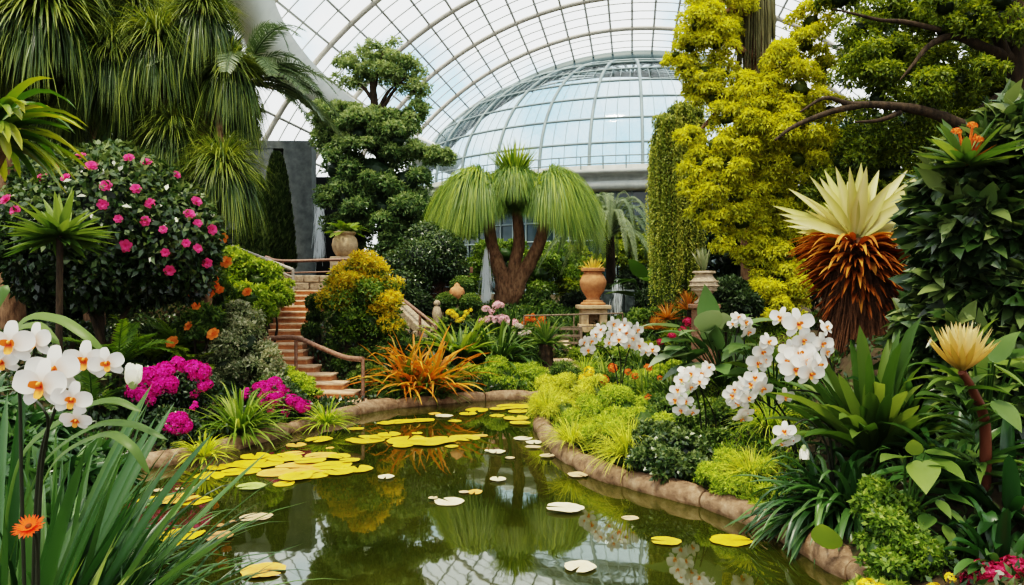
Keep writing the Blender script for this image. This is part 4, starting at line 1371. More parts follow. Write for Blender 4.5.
# hanging curtain
base = gp(P(694, 312, 17.6))
root = thing('weeping_conifer', 'tall green weeping tree hanging like a curtain beside the dome', 'tree', base)
k = MB(); limb(k, [base, P(692, 200, 17.4), P(688, 120, 17.2), P(682, 108, 17)], .16, .07, 8); k.build('trunk', BARK, root)
k = MB(); kk = MB()
ns = 460
ang = rnd(0, 2 * np.pi, ns); rr = np.sqrt(rnd(.25, 1, ns))
for i in range(ns):
    x = 678 + rr[i] * math.cos(ang[i]) * 29; dd = 17 + rr[i] * math.sin(ang[i]) * .6
    y0 = 98 + (abs(x - 683) / 26) ** 2 * 24 + rnd(0, 26)
    y1 = rnd(215, 312) if x < 700 else rnd(170, 262)
    L = R_(y1 - y0, dd)
    m_ = int(L * 80)
    s = rng.random(m_)
    p0 = P(x, y0, dd)
    sw, ph = rnd(-.07, .07), rnd(0, 6)
    pos = p0 + np.stack([sw * np.sin(s * 4 + ph), np.zeros(m_), -s * L], 1) + rng.normal(size=(m_, 3)) * .014
    d = rdir(m_) * np.array([1, 1, .3]) + np.array([0, 0, -.9])
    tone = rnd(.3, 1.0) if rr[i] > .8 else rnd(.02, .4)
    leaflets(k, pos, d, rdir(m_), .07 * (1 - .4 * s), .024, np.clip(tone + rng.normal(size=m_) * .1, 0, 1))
foliage(k, blob_list([(680, 112, 20, 17), (668, 122, 14, 16.8), (692, 118, 14, 17.1)]), 4500, .08, .028, 8, core=.6, droop=1.4, tb=.5)
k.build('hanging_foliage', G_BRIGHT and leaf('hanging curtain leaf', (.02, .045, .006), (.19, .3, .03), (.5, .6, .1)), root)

# golden tree with hanging bark
base = gp(P(756, 320, 15.2))
root = thing('golden_tree', 'bright golden green feathery tree with drooping billowing boughs', 'tree', base)
k = MB()
limb(k, [base, P(752, 230, 15.2), P(757, 120, 15.2), P(755, 40, 15.2), P(755, -60, 15.2)], .26, .2, 12, rough=.04)
hk = MB()
for i in range(120):
    a = rnd(0, 2 * np.pi)
    q = math.sqrt(rnd(.4, 1))
    x, y = 755 + 20 * q * math.cos(a), rnd(-60, 0)
    dd = 15.1 + .4 * q * math.sin(a)
    e = rnd(50, 98)
    limb(hk, [P(x, y, dd), P(x + rnd(-2, 2), (y + e) / 2, dd), P(x + rnd(-3, 3), e, dd)], rnd(.015, .035), .008, 5, k=4)
hk.build('hanging_bark', HANG, root)
for a, b in [((756, 60), (700, 40)), ((756, 90), (700, 130)), ((757, 100), (800, 90)), ((754, 150), (720, 200)), ((755, 160), (790, 230)), ((753, 230), (775, 280)), ((756, 20), (715, 15)), ((757, 60), (815, 40))]:
    limb(k, [P(*a, 15), (P(*a, 15) + P(*b, 14.3)) / 2 + UP * .15, P(*b, 14.2)], .09, .03, 6)
k.build('trunk', BARK_R, root)
gold = [(712, 8, 26, 14.4), (732, 12, 22, 14.8), (698, 28, 24, 14.3), (716, 42, 22, 14.2), (690, 48, 15, 14.3), (676, 55, 11, 14.3), (668, 62, 5, 14.3), (733, 30, 14, 14.6), (705, 72, 18, 14.2), (722, 74, 16, 14.4), (697, 92, 14, 14.3), (715, 98, 18, 14.2), (740, 88, 18, 14.1),
        (748, 108, 24, 13.9), (728, 118, 20, 14), (768, 92, 20, 13.9), (790, 66, 26, 13.9), (806, 45, 20, 14.2), (812, 22, 22, 14.3), (800, 90, 28, 13.8), (822, 72, 16, 14.3), (772, 128, 30, 13.8), (800, 124, 26, 13.8), (745, 140, 26, 13.9), (716, 145, 24, 14),
        (702, 165, 20, 14.1), (728, 168, 24, 13.9), (692, 188, 13, 14.1), (710, 192, 20, 14), (735, 200, 20, 14), (700, 212, 12, 14.1), (716, 222, 16, 14), (722, 244, 11, 14), (768, 165, 26, 14.2), (795, 160, 26, 14), (775, 200, 24, 14.4), (805, 195, 24, 14.3),
        (770, 235, 20, 14.4), (785, 258, 22, 14.2), (763, 268, 16, 14.3), (800, 228, 22, 14.4), (778, 285, 24, 14), (755, 296, 16, 14), (798, 292, 18, 14.1), (770, 310, 18, 13.8), (790, 316, 14, 13.9), (748, 312, 9, 13.9), (820, 150, 22, 14.2), (830, 112, 20, 14), (756, 84, 13, 14.2), (742, 222, 22, 14.2), (756, 192, 20, 14.1), (752, 250, 18, 14.3), (690, 140, 14, 14.2), (685, 70, 12, 14.3), (760, 118, 22, 13.7)]
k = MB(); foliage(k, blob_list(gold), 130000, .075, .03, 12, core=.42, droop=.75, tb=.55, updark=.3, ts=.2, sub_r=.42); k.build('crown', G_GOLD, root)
# spreading olive green tree with bare limbs
base = gp(P(1060, 330, 12.5))
root = thing('spreading_tree', 'dark limbed spreading tree with olive green canopy over the spiky giant', 'tree', base)
k = MB()
limb(k, [base, P(1040, 220, 12.3), P(1026, 130, 12.2), P(1020, 60, 12.2), P(1018, -60, 12.2)], .3, .14, 11, rough=.03)
for r0, r1, pts_ in [(.13, .015, [(1030, 160), (985, 138), (955, 122), (920, 110), (880, 105), (850, 104), (825, 98), (800, 112)]), (.1, .012, [(1014, 60), (985, 48), (955, 36), (930, 45), (912, 66), (900, 80)]), (.05, .012, [(940, 30), (905, 22), (880, 20), (855, 14), (833, 9)]),
                     (.06, .02, [(860, 105), (830, 112), (795, 126), (775, 140)]), (.07, .02, [(1020, 90), (1000, 95), (985, 105), (972, 115)]), (.12, .05, [(1012, 45), (995, 20), (980, -10)]), (.1, .04, [(1005, 55), (990, 10), (1000, -30)]), (.05, .015, [(900, 112), (880, 120), (855, 122)])]:
    limb(k, [P(x, y, 12.2 - (1014 - x) * .002) for x, y in pts_], r0, r1, 8, rough=.03)
k.build('trunk', BARK, root)
olive = [(972, 18, 24, 11.9), (1002, 2, 26, 11.7), (988, 72, 16, 11.8), (945, 8, 24, 12), (1016, 30, 20, 11.7), (930, 85, 18, 12), (870, 70, 30, 12.8), (895, 45, 26, 13), (860, 28, 22, 13), (925, 60, 26, 12.9), (945, 28, 30, 13), (990, 30, 34, 12.9), (960, 85, 28, 12.7), (930, 100, 24, 12.8), (1000, 90, 30, 12.8), (878, 100, 24, 12.8), (905, 130, 28, 13.2), (870, 145, 30, 13.4), (845, 165, 28, 13.6), (890, 175, 34, 13.6),
         (930, 160, 26, 13.4), (835, 200, 30, 13.8), (865, 215, 34, 14.2), (910, 215, 36, 14.2), (1020, 40, 36, 12.9), (885, 12, 24, 13), (920, 4, 26, 13), (840, 0, 22, 13.4), (1010, 130, 30, 13.4), (965, 130, 30, 13.6), (950, 190, 40, 14.5), (830, 240, 28, 14.5), (865, 262, 34, 14.8), (1040, 90, 40, 13.2), (960, -20, 40, 13), (870, -30, 40, 13.4), (855, 60, 18, 13.2)]
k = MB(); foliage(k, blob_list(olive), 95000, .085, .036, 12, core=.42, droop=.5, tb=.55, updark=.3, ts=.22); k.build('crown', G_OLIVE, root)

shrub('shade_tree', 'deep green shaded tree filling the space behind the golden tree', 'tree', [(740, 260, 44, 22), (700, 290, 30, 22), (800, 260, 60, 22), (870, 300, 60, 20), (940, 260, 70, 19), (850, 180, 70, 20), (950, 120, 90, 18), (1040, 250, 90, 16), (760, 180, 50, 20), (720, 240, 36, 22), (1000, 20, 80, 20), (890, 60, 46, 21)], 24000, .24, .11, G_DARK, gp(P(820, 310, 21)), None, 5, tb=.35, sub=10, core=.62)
shrub('shade_shrub', 'dark fine leaved shrub beside the carved stone urn', 'shrub', [(730, 292, 17, 13.6), (744, 305, 16, 13.3), (722, 314, 12, 13.4)], 6000, .09, .04, G_DARK, None, None, 3, tb=.5)

# giant bromeliad with cream crown and rusty skirt
base = gp(P(866, 350, 9.2))
root = thing('giant_bromeliad', 'giant cream leaved bromeliad with a rusty skirt on a shaggy trunk', 'plant', base)
top = P(856, 238, 9.2)
k = MB(); limb(k, [base - UP * .1, P(866, 320, 9.2), P(862, 280, 9.2), top], .5, .2, 14, rough=.03)
n = 1500
s = rng.random(n)
az = rnd(0, 2 * np.pi, n)
ax = base[None] * (1 - s[:, None]) + top[None] * s[:, None]
o = np.stack([np.cos(az), np.sin(az), az * 0], 1)
blades(k, ax + o * (.48 - .25 * s)[:, None], o * .35 + np.array([0, 0, -1.]), rnd(.3, .7, n), .03, 3, 0, 1, 'grass', .1, .5, 0, o)
k.build('trunk', FIBRE, root)
k = MB(); n = 460
s = rng.random(n) ** .6
az = rnd(0, 2 * np.pi, n)
lo = P(860, 296, 9.2)
ax = lo[None] * (1 - s[:, None]) + (top - UP * .08)[None] * s[:, None]
o = np.stack([np.cos(az), np.sin(az), -.5 + .85 * s], 1)
blades(k, ax + o * .18, o, rnd(.3, .5, n) + .25 * s, rnd(.05, .09, n), 6, rnd(.6, 1.5, n), 1.3, 'dagger', .35, np.clip(s * .5 - .1 + rng.normal(size=n) * .2, 0, 1), .3)
n = 16
az = rnd(0, 2 * np.pi, n)
o = np.stack([np.cos(az), np.sin(az), az * 0 + .1], 1)
blades(k, top - UP * rnd(.05, .4, n)[:, None] + o * .25, o, rnd(.3, .42, n), .12, 6, 2.2, 1.2, 'dagger', .3, .85, .1)
k.build('dead_leaf_skirt', G_RUST, root)
k = MB()
tips = [(790, 226, .5), (786, 220, -.4), (925, 190, .0), (918, 176, .4), (826, 172, .5), (850, 170, -.3), (878, 172, .4), (782, 214, -.1), (776, 206, .3), (792, 190, .3), (812, 178, -.2), (822, 180, .2), (837, 170, .0), (861, 166, .1), (866, 170, -.3), (888, 186, -.2), (905, 172, .2), (912, 184, -.1), (906, 202, -.3), (800, 232, -.1), (848, 184, .3), (900, 225, .1), (925, 205, .3), (835, 200, .6), (880, 195, .6), (810, 205, .7), (850, 180, .8), (895, 215, .7)]
for x, y, dy in tips:
    tip = P(x, y, 9.2 + dy)
    v = tip - top
    L = np.linalg.norm(v)
    blades(k, [top + v / L * .05], [v / L + UP * .06], L, .2, 8, .22, 1.6, 'dagger', .25, rnd(.55, .9), .1, np.array([0, -.75, .6]), 0, -.4)
n = 26
az = rnd(0, 2 * np.pi, n); el = rnd(.3, 1.3, n)
d = np.stack([np.cos(az) * np.sin(el), np.abs(np.sin(az) * np.sin(el)), np.cos(el)], 1)
blades(k, top + d * .05, d, rnd(.6, .85, n), .18, 8, .3, 1.6, 'dagger', .3, rnd(.4, .75, n), .15)
k.build('leaf_crown', G_CREAM, root)

# broadleaf thicket
bl = [(962, 190, 34, 7.6), (1000, 165, 38, 7.4), (938, 212, 24, 7.8), (950, 250, 28, 7.7), (985, 235, 46, 7.3), (1030, 220, 50, 7.2), (948, 290, 28, 7.7), (975, 290, 42, 7.4), (1020, 300, 50, 7.2), (930, 328, 28, 7.6), (965, 340, 36, 7.3), (1015, 360, 45, 7), (1015, 130, 26, 7.4), (1040, 150, 40, 7.2), (990, 395, 34, 6.9), (925, 360, 24, 7.6)]
root, bb = shrub('broadleaf_thicket', 'towering dark thicket of glossy broad leaves beside the giant bromeliad', 'bush', bl, 7500, .27, .15, G_BUSH, gp(P(990, 420, 7.4)), None, 8, tb=.45, ts=.25, updark=.35, core=.62, droop=.1, flat=1., out_b=.7, blade=1)
mb = MB()
spiky('red_bromeliad', 'red centred green bromeliad perched on top of the dark thicket', 'plant', P(966, 166, 7.0), 34, .5, .09, G_MID, (.3, 1.5), .5, .5, 'strap')
root = thing('red_flower_spike', 'orange red flower spikes rising from the bromeliad on the thicket', 'flower', P(966, 166, 7.0))
k = MB()
for x, y in ((958, 128), (973, 122), (976, 134)): limb(k, [P(966, 164, 7), P((x + 966) / 2, 145, 6.98), P(x, y, 6.95)], .018, .01, 6)
k.build('stem', F_ORANGE, root)
for x, y in ((956, 132), (972, 126), (978, 140)): inst('flower_cluster', ORGC[0], root, P(x, y, 6.93), facing((0, -.5, 1)), .04)
k = MB(); blades(k, np.array([P(966, 165, 6.95)] * 6), [(.3, -.5, .9), (-.3, -.4, .8), (.1, -.6, 1), (.5, -.3, .5), (-.5, -.4, .4), (0, -.7, .6)], .3, .05, 5, .3, 1, 'dagger', .3, [.1, .2, 0, .15, .3, .05], .1); k.build('bract', G_REDB, root)

# ================================================================== PLANTS: orchid bank
def bed(n, x0, x1, y0, y1, cond):
    x, y = rnd(x0, x1, n), rnd(y0, y1, n)
    k = cond(x, y)
    x, y = x[k], y[k]
    return np.stack([x, y, tz(x, y)], 1)


on_r = lambda x, y: (pond_sd(x, y) > .16) & (x > (y - 16) * .0 + .2)
pxof = lambda x, y: CX + x / np.maximum(y, .1) * F
for nm, mat, n, lab, L, W, t, c in [('ground_cover', G_LIME, 60000, 'fine yellow green ground cover over the orchid bank', .085, .014, .4, lambda x, y: (pxof(x, y) < 800) & (np.sin(x * 2.3) * np.cos(y * 1.7) > -.6)),
                                    ('ground_cover', G_MID, 30000, 'small leaved green ground cover under the orchids', .075, .03, .4, lambda x, y: (pxof(x, y) < 840) & (np.sin(x * 2.3) * np.cos(y * 1.7) < .4)),
                                    ('ground_cover', G_BUSH, 16000, 'sparse dark ground cover in the shade of the thicket', .08, .035, .4, lambda x, y: pxof(x, y) > 800)]:
    p = bed(n, .2, 5.2, 3.6, 15.5, lambda x, y: on_r(x, y) & c(x, y))
    m_ = len(p)
    mb = MB()
    hv = (.5 + .5 * np.sin(p[:, 0] * 3.1) * np.sin(p[:, 1] * 2.7)) * .08
    leaflets(mb, p + UP * (rng.random(m_) * (.05 + hv))[:, None], rdir(m_) * .8 + UP * .8, rdir(m_) + np.array([0, -.6, 0]), L * rnd(.6, 1.3, m_), W, np.clip(t + rng.normal(size=m_) * .25, 0, 1))
    tag(mb.build(nm, mat), lab, 'ground cover', None, 'stuff')
p = bed(60000, -9.5, -.2, 4, 19, lambda x, y: (pond_sd(x, y) > .16) & ~on_stairs(x, y))
m_ = len(p)
mb = MB(); leaflets(mb, p + UP * (rng.random(m_) * .14)[:, None], rdir(m_) * .8 + UP * .8, rdir(m_) + np.array([0, -.6, 0]), .1 * rnd(.6, 1.3, m_), .05, np.clip(.42 + rng.normal(size=m_) * .25, 0, 1))
tag(mb.build('ground_cover', G_BUSH), 'dark small leaved ground cover along the kerb below the azaleas', 'ground cover', None, 'stuff')

x, y = rnd(-3.2, 7, 40000), rnd(14.2, 26, 40000)
k_ = ~((x > -3.9) & (x < -1.7) & (y > 17.9) & (y < 23)) & (pond_sd(x, y) > .16) & ~on_stairs(x, y) & ~((pxof(x, y) > 543) & (pxof(x, y) < 587) & (y > 16.2) & (y < 19.6))
p = np.stack([x[k_], y[k_], tz(x[k_], y[k_])], 1)
m_ = len(p)
mb = MB(); leaflets(mb, p + UP * (rng.random(m_) * .16)[:, None], rdir(m_) * .8 + UP * .8, rdir(m_) + np.array([0, -.6, 0]), .16 * rnd(.6, 1.3, m_), .05, np.clip(.4 + rng.normal(size=m_) * .25, 0, 1))
tag(mb.build('ground_cover', G_MID), 'mixed green ground cover of the middle bed round the urns', 'ground cover', None, 'stuff')
for px, py, n, L, W, mat, lab in [(612, 392, 90, .75, .04, G_BRIGHT, 'fresh green strap clump at the foot of the first white orchid'), (646, 396, 80, .6, .035, G_BRIGHT, 'bright strap clump beside the salmon blossoms'), (672, 400, 80, .6, .04, G_MID, 'green strap clump before the large paddle leaved plant'),
                                  (590, 366, 70, .7, .04, G_BRIGHT, 'grassy green clump at the end of the sandy path'), (640, 368, 80, .7, .045, G_MID, 'green strap clump behind the first white orchid'), (512, 352, 70, .8, .06, G_MID, 'arching green clump before the cream flowering shrub')]:
    strap_plant('strap_leaf_plant', lab, 'plant', G(px, hit(px, py)), n, L, W, mat, 1.2, .85, 'dagger', 6, .5, .22, .15, .15)
for bl, mat, n, lab in [([(655, 378, 14, 0), (672, 372, 12, 0), (640, 382, 11, 0)], G_LIME, 9000, 'light green bushy mound between the orchids and the carved urn'), ([(690, 402, 13, 0), (706, 408, 12, 0)], G_BRIGHT, 7000, 'bright green mound under the paddle leaved plant'),
                        ([(560, 352, 8, 0), (600, 340, 9, 0), (575, 345, 7, 0)], G_MID, 5000, 'low green edging by the slatted wooden bench')]:
    shrub('low_mound', lab, 'shrub', [(x, y, r, hit(x, y + .6 * r)) for x, y, r, d_ in bl], n, .06, .025, mat, None, None, 0, sub=10, core=.7)
# mounds and tufts along the kerb of the orchid bank
for bl, mat, n, L, W, lab in [
    ([(555, 398, 22, 13), (575, 392, 24, 13.2), (545, 412, 14, 12.8), (600, 398, 24, 12.8), (565, 412, 18, 12.4)], G_YEL, 30000, .06, .011, 'yellow feathery mound at the far tip of the orchid bank'),
    ([(590, 420, 26, 11.6), (620, 415, 28, 11.6), (605, 440, 22, 10.8), (645, 425, 26, 11.2), (575, 430, 18, 11.4)], G_LIME, 34000, .055, .013, 'light green feathery mound in the middle of the orchid bank'),
    ([(660, 450, 26, 9.5), (685, 455, 24, 9.3), (672, 470, 22, 9), (648, 465, 18, 9.3), (700, 470, 16, 8.9)], G_BUSH, 16000, .06, .036, 'dark green small leaved shrub leaning over the stone kerb'),
    ([(720, 480, 20, 8.5), (742, 488, 20, 8.1), (760, 478, 20, 8.2), (735, 468, 20, 8.7), (765, 500, 14, 7.7)], G_LIME, 24000, .045, .011, 'mossy yellow green mat by the kerb past the dark shrub'),
    ([(690, 425, 22, 10), (665, 415, 20, 10.6), (715, 440, 18, 9.6), (730, 420, 20, 9.8)], G_MID, 16000, .06, .026, 'mid green leafy mound below the drooping white orchids')]:
    bl = [(x, y, r, hit(x, y + .55 * r)) for x, y, r, d_ in bl]
    shrub('low_mound', lab, 'shrub', bl, n, L, W, mat, None, 'low mounds along the orchid bank', 0, sub=12, tb=.5, core=.7)
for px, py, D, n, L, mat, lab in [(548, 420, 12.6, 120, .5, G_YEL, 'yellow grass tuft at the tip of the orchid bank'), (572, 452, 10.8, 120, .42, G_YEL, 'yellow grass tuft hanging over the kerb before the light green mound'),
                                  (628, 468, 9.6, 190, .52, G_YEL, 'largest yellow grass tuft spilling across the kerb'), (608, 450, 10.4, 110, .4, G_YEL, 'yellow grass tuft behind the largest one'),
                                  (770, 440, 8.8, 100, .5, G_LIME, 'lime grass tuft under the second drooping orchid'), (752, 492, 7.9, 110, .32, G_YEL, 'yellow grass tuft by the kerb near the mossy mat'),
                                  (600, 388, 14, 110, .6, G_BRIGHT, 'green grassy clump behind the first white orchid'), (585, 380, 14.6, 90, .55, G_LIME, 'lime grassy clump by the sandy path')]:
    strap_plant('grass_tuft', lab, 'grass', G(px, hit(px, py)) + UP * .14, int(n * 2.2), L * 1.15, .014, mat, 1.5, .95, 'grass', 6, .5, .2, .2, .1)

# clipped shrubs & blossoms at the back of the orchid bank
for bl, mat, n, lab in [([(648, 328, 20, 18.5), (632, 335, 14, 18.2), (662, 340, 16, 18)], G_MID, 6000, 'rounded green shrub with orange tips behind the first white orchid'),
                        ([(678, 345, 16, 16.5), (660, 352, 14, 16.2), (695, 350, 14, 16.2)], G_OLIVE, 5000, 'olive shrub under the orange bromeliads'),
                        ([(600, 352, 12, 17.5), (620, 356, 12, 17.2), (580, 356, 9, 17.2)], G_BRIGHT, 4500, 'light green shrub before the tall urn pedestal')]:
    shrub('back_shrub', lab, 'shrub', bl, n, .1, .045, mat, None, None, 2, sub=8)
for px, py, D, L, lab in [(688, 302, 16.3, .6, 'orange bromeliad beside the carved stone urn pedestal'), (668, 312, 16, .55, 'olive orange bromeliad at the foot of the hanging curtain'), (655, 322, 16.6, .45, 'small rusty bromeliad in front of the elephant ears')]:
    spiky('orange_bromeliad', lab, 'plant', P(px, py + 8, D), 60, L * .75, .035, leaf('rusty rosette leaf', (.12, .13, .01), (.42, .16, .03), (.7, .3, .05)), (.1, 1.4), .5, .4)
for px, py, D, cl, kind, lab in [
    (690, 335, 14.5, [(688, 322, 7), (683, 330, 6), (694, 330, 6), (672, 336, 6), (660, 342, 5)], REDC, 'crimson pink blossoms under the orange bromeliad'),
    (590, 377, 13.2, [(589, 372, 8), (583, 378, 6), (596, 380, 6)], YELC, 'yellow blossoms beside the first white orchid'),
    (604, 382, 12.8, [(604, 380, 7), (613, 368, 7), (628, 372, 5), (648, 368, 6), (635, 376, 5), (642, 345, 5)], ORGC, 'salmon orange blossoms around the stems of the first white orchid'),
    (665, 385, 12, [(672, 382, 5), (648, 398, 6), (660, 378, 4)], ORGC, 'scattered orange blossoms behind the drooping orchid'),
    (760, 420, 9.6, [(758, 412, 5), (764, 424, 5), (772, 418, 4)], YELC, 'yellow orange blossoms between the drooping orchids')]:
    root, bb = shrub('blossom_plant', lab, 'flowers', [(px, py + 6, 13, D), (px + 14, py + 8, 10, D)], 1800, .1, .05, G_MID, None, None, 0, sub=6, core=.3)
    k = MB()
    for i, (x, y, r) in enumerate(cl):
        p = P(x, y, D - .3)
        inst('flower_cluster', kind[i % len(kind)], root, p, facing((0, -.8, .6), roll=rnd(0, 6)), R_(r, D) * .62)
        tube(k, [gp(p), p], .008, 4)
    k.build('stem', STEM, root)

# large leaved plant in the bed
base = gp(P(725, 385, 11.2))
lv = [((-.8, -.5, .05), (690, 352, 11), .85, .75), ((-.3, -.3, .8), (715, 350, 11.2), .7, .6), ((.15, -.3, -.9), (736, 335, 11), 1.0, .55), ((.5, -.4, .5), (722, 330, 11.3), .55, .8), ((-.2, -.4, .6), (728, 332, 11.3), .5, .8), ((.8, -.4, .1), (748, 358, 10.9), .7, .5), ((-.6, -.6, -.3), (702, 362, 10.8), .75, .8),
      ((.4, -.7, -.2), (730, 370, 10.7), .7, .7), ((-.9, -.3, .3), (700, 342, 11.4), .6, .5), ((0, -.8, .1), (716, 365, 10.8), .6, .45), ((.6, -.6, -.4), (752, 372, 10.6), .6, .4), ((-.4, -.8, -.3), (690, 378, 10.6), .55, .6)]
big_leaf('broad_leaf_plant', 'large pale green paddle leaved plant amid the white orchids', 'plant', base, [(np.array(v), P(*a), L, t) for v, a, L, t in lv] + auto_leaves(712, 348, 11, 26, 34, .62, .5), G_PADDLE, STEM, None, 'ovate', .55)
base = gp(P(775, 360, 10))
big_leaf('broad_leaf_plant', 'low dark leaved plant between the orchids and the shaggy trunk', 'plant', base, auto_leaves(775, 365, 9.6, 26, 34, .42, .45), G_MID)

# orchids on the orchid bank
def orchid(label, base, stems, flowers, size, leaves=5, leafL=.4, group='white moth orchids', buds=()):
    root = thing('orchid', label, 'orchid', base, group)
    for st in stems:
        k = MB(); limb(k, [base] + [P(*p) for p in st], .012 * min(1, base[1] / 5), .007 * min(1, base[1] / 5), 6, k=5); k.build('stem', STEM_D, root)
    k = MB(); az = rnd(0, 2 * np.pi, leaves)
    blades(k, np.repeat(base[None], leaves, 0) + UP * .02, np.stack([np.cos(az), np.sin(az), np.full(leaves, .7)], 1), leafL, leafL * .28, 6, 1., 1.2, 'ovate', .2, rnd(.3, .6, leaves), .1)
    k.build('leaf', G_STRAP, root)
    for f in flowers:
        x, y, D = f[:3]
        fv = np.array(f[3]) if len(f) > 3 else np.array([rnd(-1, .9), -1, rnd(-.5, .5)])
        sc = f[4] if len(f) > 4 else 1
        orchid_flower(root, P(x, y, D), size * sc * rnd(.8, 1.08), fv, rnd(-.25, .25))
    for x, y, D, s, v in buds:
        inst('bud', BUD, root, P(x, y, D), facing(v, (0, 1, .2)), s)
    return root


b = gp(P(620, 405, 11.9))
orchid('first white orchid in the light mounds with an arching spray of many blooms', b, [[(621, 370, 11.9), (618, 345, 11.8), (612, 330, 11.7)], [(624, 370, 11.9), (632, 345, 11.8), (645, 345, 11.7)], [(616, 372, 11.9), (606, 350, 11.8), (592, 345, 11.7)]],
       [(613, 324, 11.6), (620, 330, 11.6), (611, 334, 11.5), (627, 333, 11.6), (634, 338, 11.5), (619, 340, 11.5), (629, 345, 11.5), (640, 346, 11.5), (645, 351, 11.6), (608, 343, 11.6), (652, 350, 11.6), (597, 335, 11.7), (591, 341, 11.7), (588, 350, 11.7), (584, 342, 11.8), (600, 330, 11.7), (625, 325, 11.7), (637, 330, 11.7)], .24, 6, .5)
b = gp(P(702, 448, 9.2))
orchid('white orchid with a dense tumbling head of blooms over the leafy mound', b, [[(701, 425, 9.2), (698, 400, 9.1), (692, 380, 9)], [(706, 425, 9.2), (704, 400, 9.1), (700, 385, 9)], [(716, 430, 9.2), (710, 405, 9.1), (700, 390, 9)]],
       [(682, 380, 8.9), (692, 374, 8.9), (703, 374, 8.9), (678, 390, 8.8, (-.5, -1, .1)), (690, 387, 8.8), (700, 382, 8.8), (676, 400, 8.8, (-.6, -.8, -.1)), (686, 401, 8.75), (681, 410, 8.8, (-.4, -1, -.3)), (692, 412, 8.8, (.3, -.8, -.5)), (708, 368, 9, (.5, -.8, .5)), (686, 372, 9, (-.3, -.6, .8))], .22, 5, .4)
b = gp(P(770, 450, 8.4))
orchid('white orchid with upright ruffled blooms beside the dense tumbling one', b, [[(766, 420, 8.4), (755, 400, 8.3), (745, 392, 8.2)], [(762, 425, 8.4), (750, 410, 8.3), (738, 395, 8.2)]],
       [(735, 390, 8.1), (744, 386, 8.1), (738, 402, 8.1), (748, 398, 8), (745, 412, 8, (.2, -.8, -.5)), (742, 418, 8, (0, -.7, -.8)), (733, 396, 8.1, (-.6, -.8, .2))], .22, 5, .4)
b = gp(P(800, 452, 7.7))
orchid('white orchid with a loose zigzag spray leaning over the big leaved plant', b, [[(790, 425, 7.7), (775, 400, 7.6), (765, 375, 7.6), (768, 345, 7.6)], [(783, 420, 7.7), (768, 405, 7.6), (758, 398, 7.6)]],
       [(768, 342, 7.5, (.4, -1, .4)), (762, 352, 7.5), (758, 363, 7.5), (765, 360, 7.5, (.6, -1, 0)), (755, 378, 7.5, (-.3, -1, .2)), (762, 388, 7.4), (752, 385, 7.5, (-.7, -.8, .2)), (785, 397, 7.4, (.1, -1, -.2))], .23, 5, .4)
b = gp(P(845, 440, 7.2))
orchid('tall white orchid with large round blooms before the shaggy trunk', b, [[(840, 410, 7.2), (830, 390, 7.1), (818, 370, 7.0), (805, 335, 6.9)], [(842, 415, 7.2), (835, 380, 7.1), (824, 340, 7.0)], [(830, 405, 7.2), (812, 392, 7), (790, 390, 6.9)]],
       [(798, 324, 6.8, (.05, -1, .05), 1.25), (781, 318, 6.9, (-.7, -.7, .2), 1), (803, 340, 6.8, (.1, -1, -.3), 1), (826, 328, 6.9, (.5, -.8, .5), .9), (822, 344, 6.9, (.2, -1, .1), .9), (826, 352, 6.9, (.5, -.9, -.1), .8), (800, 354, 6.8, (-.2, -1, .3), 1.2), (796, 370, 6.75, (-.2, -1, .1), 1.25), (810, 374, 6.7, (.2, -1, -.1), 1.25), (818, 366, 6.75, (.6, -.8, .1), 1), (788, 362, 6.8, (-.6, -.9, .2), 1), (806, 362, 6.75, (.1, -1, .3), 1.1), (790, 350, 6.9, (-.4, -.9, .2), .9)], .235, 6, .45)
b = gp(P(742, 380, 9.8))
orchid('small white orchid with faded brown blooms behind the big leaved plant', b, [[(744, 350, 9.8), (746, 330, 9.8)], [(735, 350, 9.8), (738, 328, 9.8)]],
       [(738, 318, 9.7, (.2, -.8, .6)), (745, 323, 9.7), (748, 332, 9.7, (.5, -.8, -.4)), (733, 324, 9.8, (-.5, -.8, .3), .7)], .24, 4, .35)
b = gp(P(835, 470, 6.8))
orchid('white orchid drooping low over the kerb with hanging blooms', b, [[(826, 445, 6.8), (808, 420, 6.7), (790, 428, 6.6)], [(830, 440, 6.8), (820, 430, 6.7), (806, 440, 6.6)]],
       [(785, 432, 6.5, (-.5, -.8, .3)), (790, 440, 6.5, (.3, -.9, -.4)), (782, 442, 6.5, (-.2, -.8, -.6))], .2, 4, .35, 'white moth orchids', [(804, 448, 6.5, .15, (0, -.1, -1))])

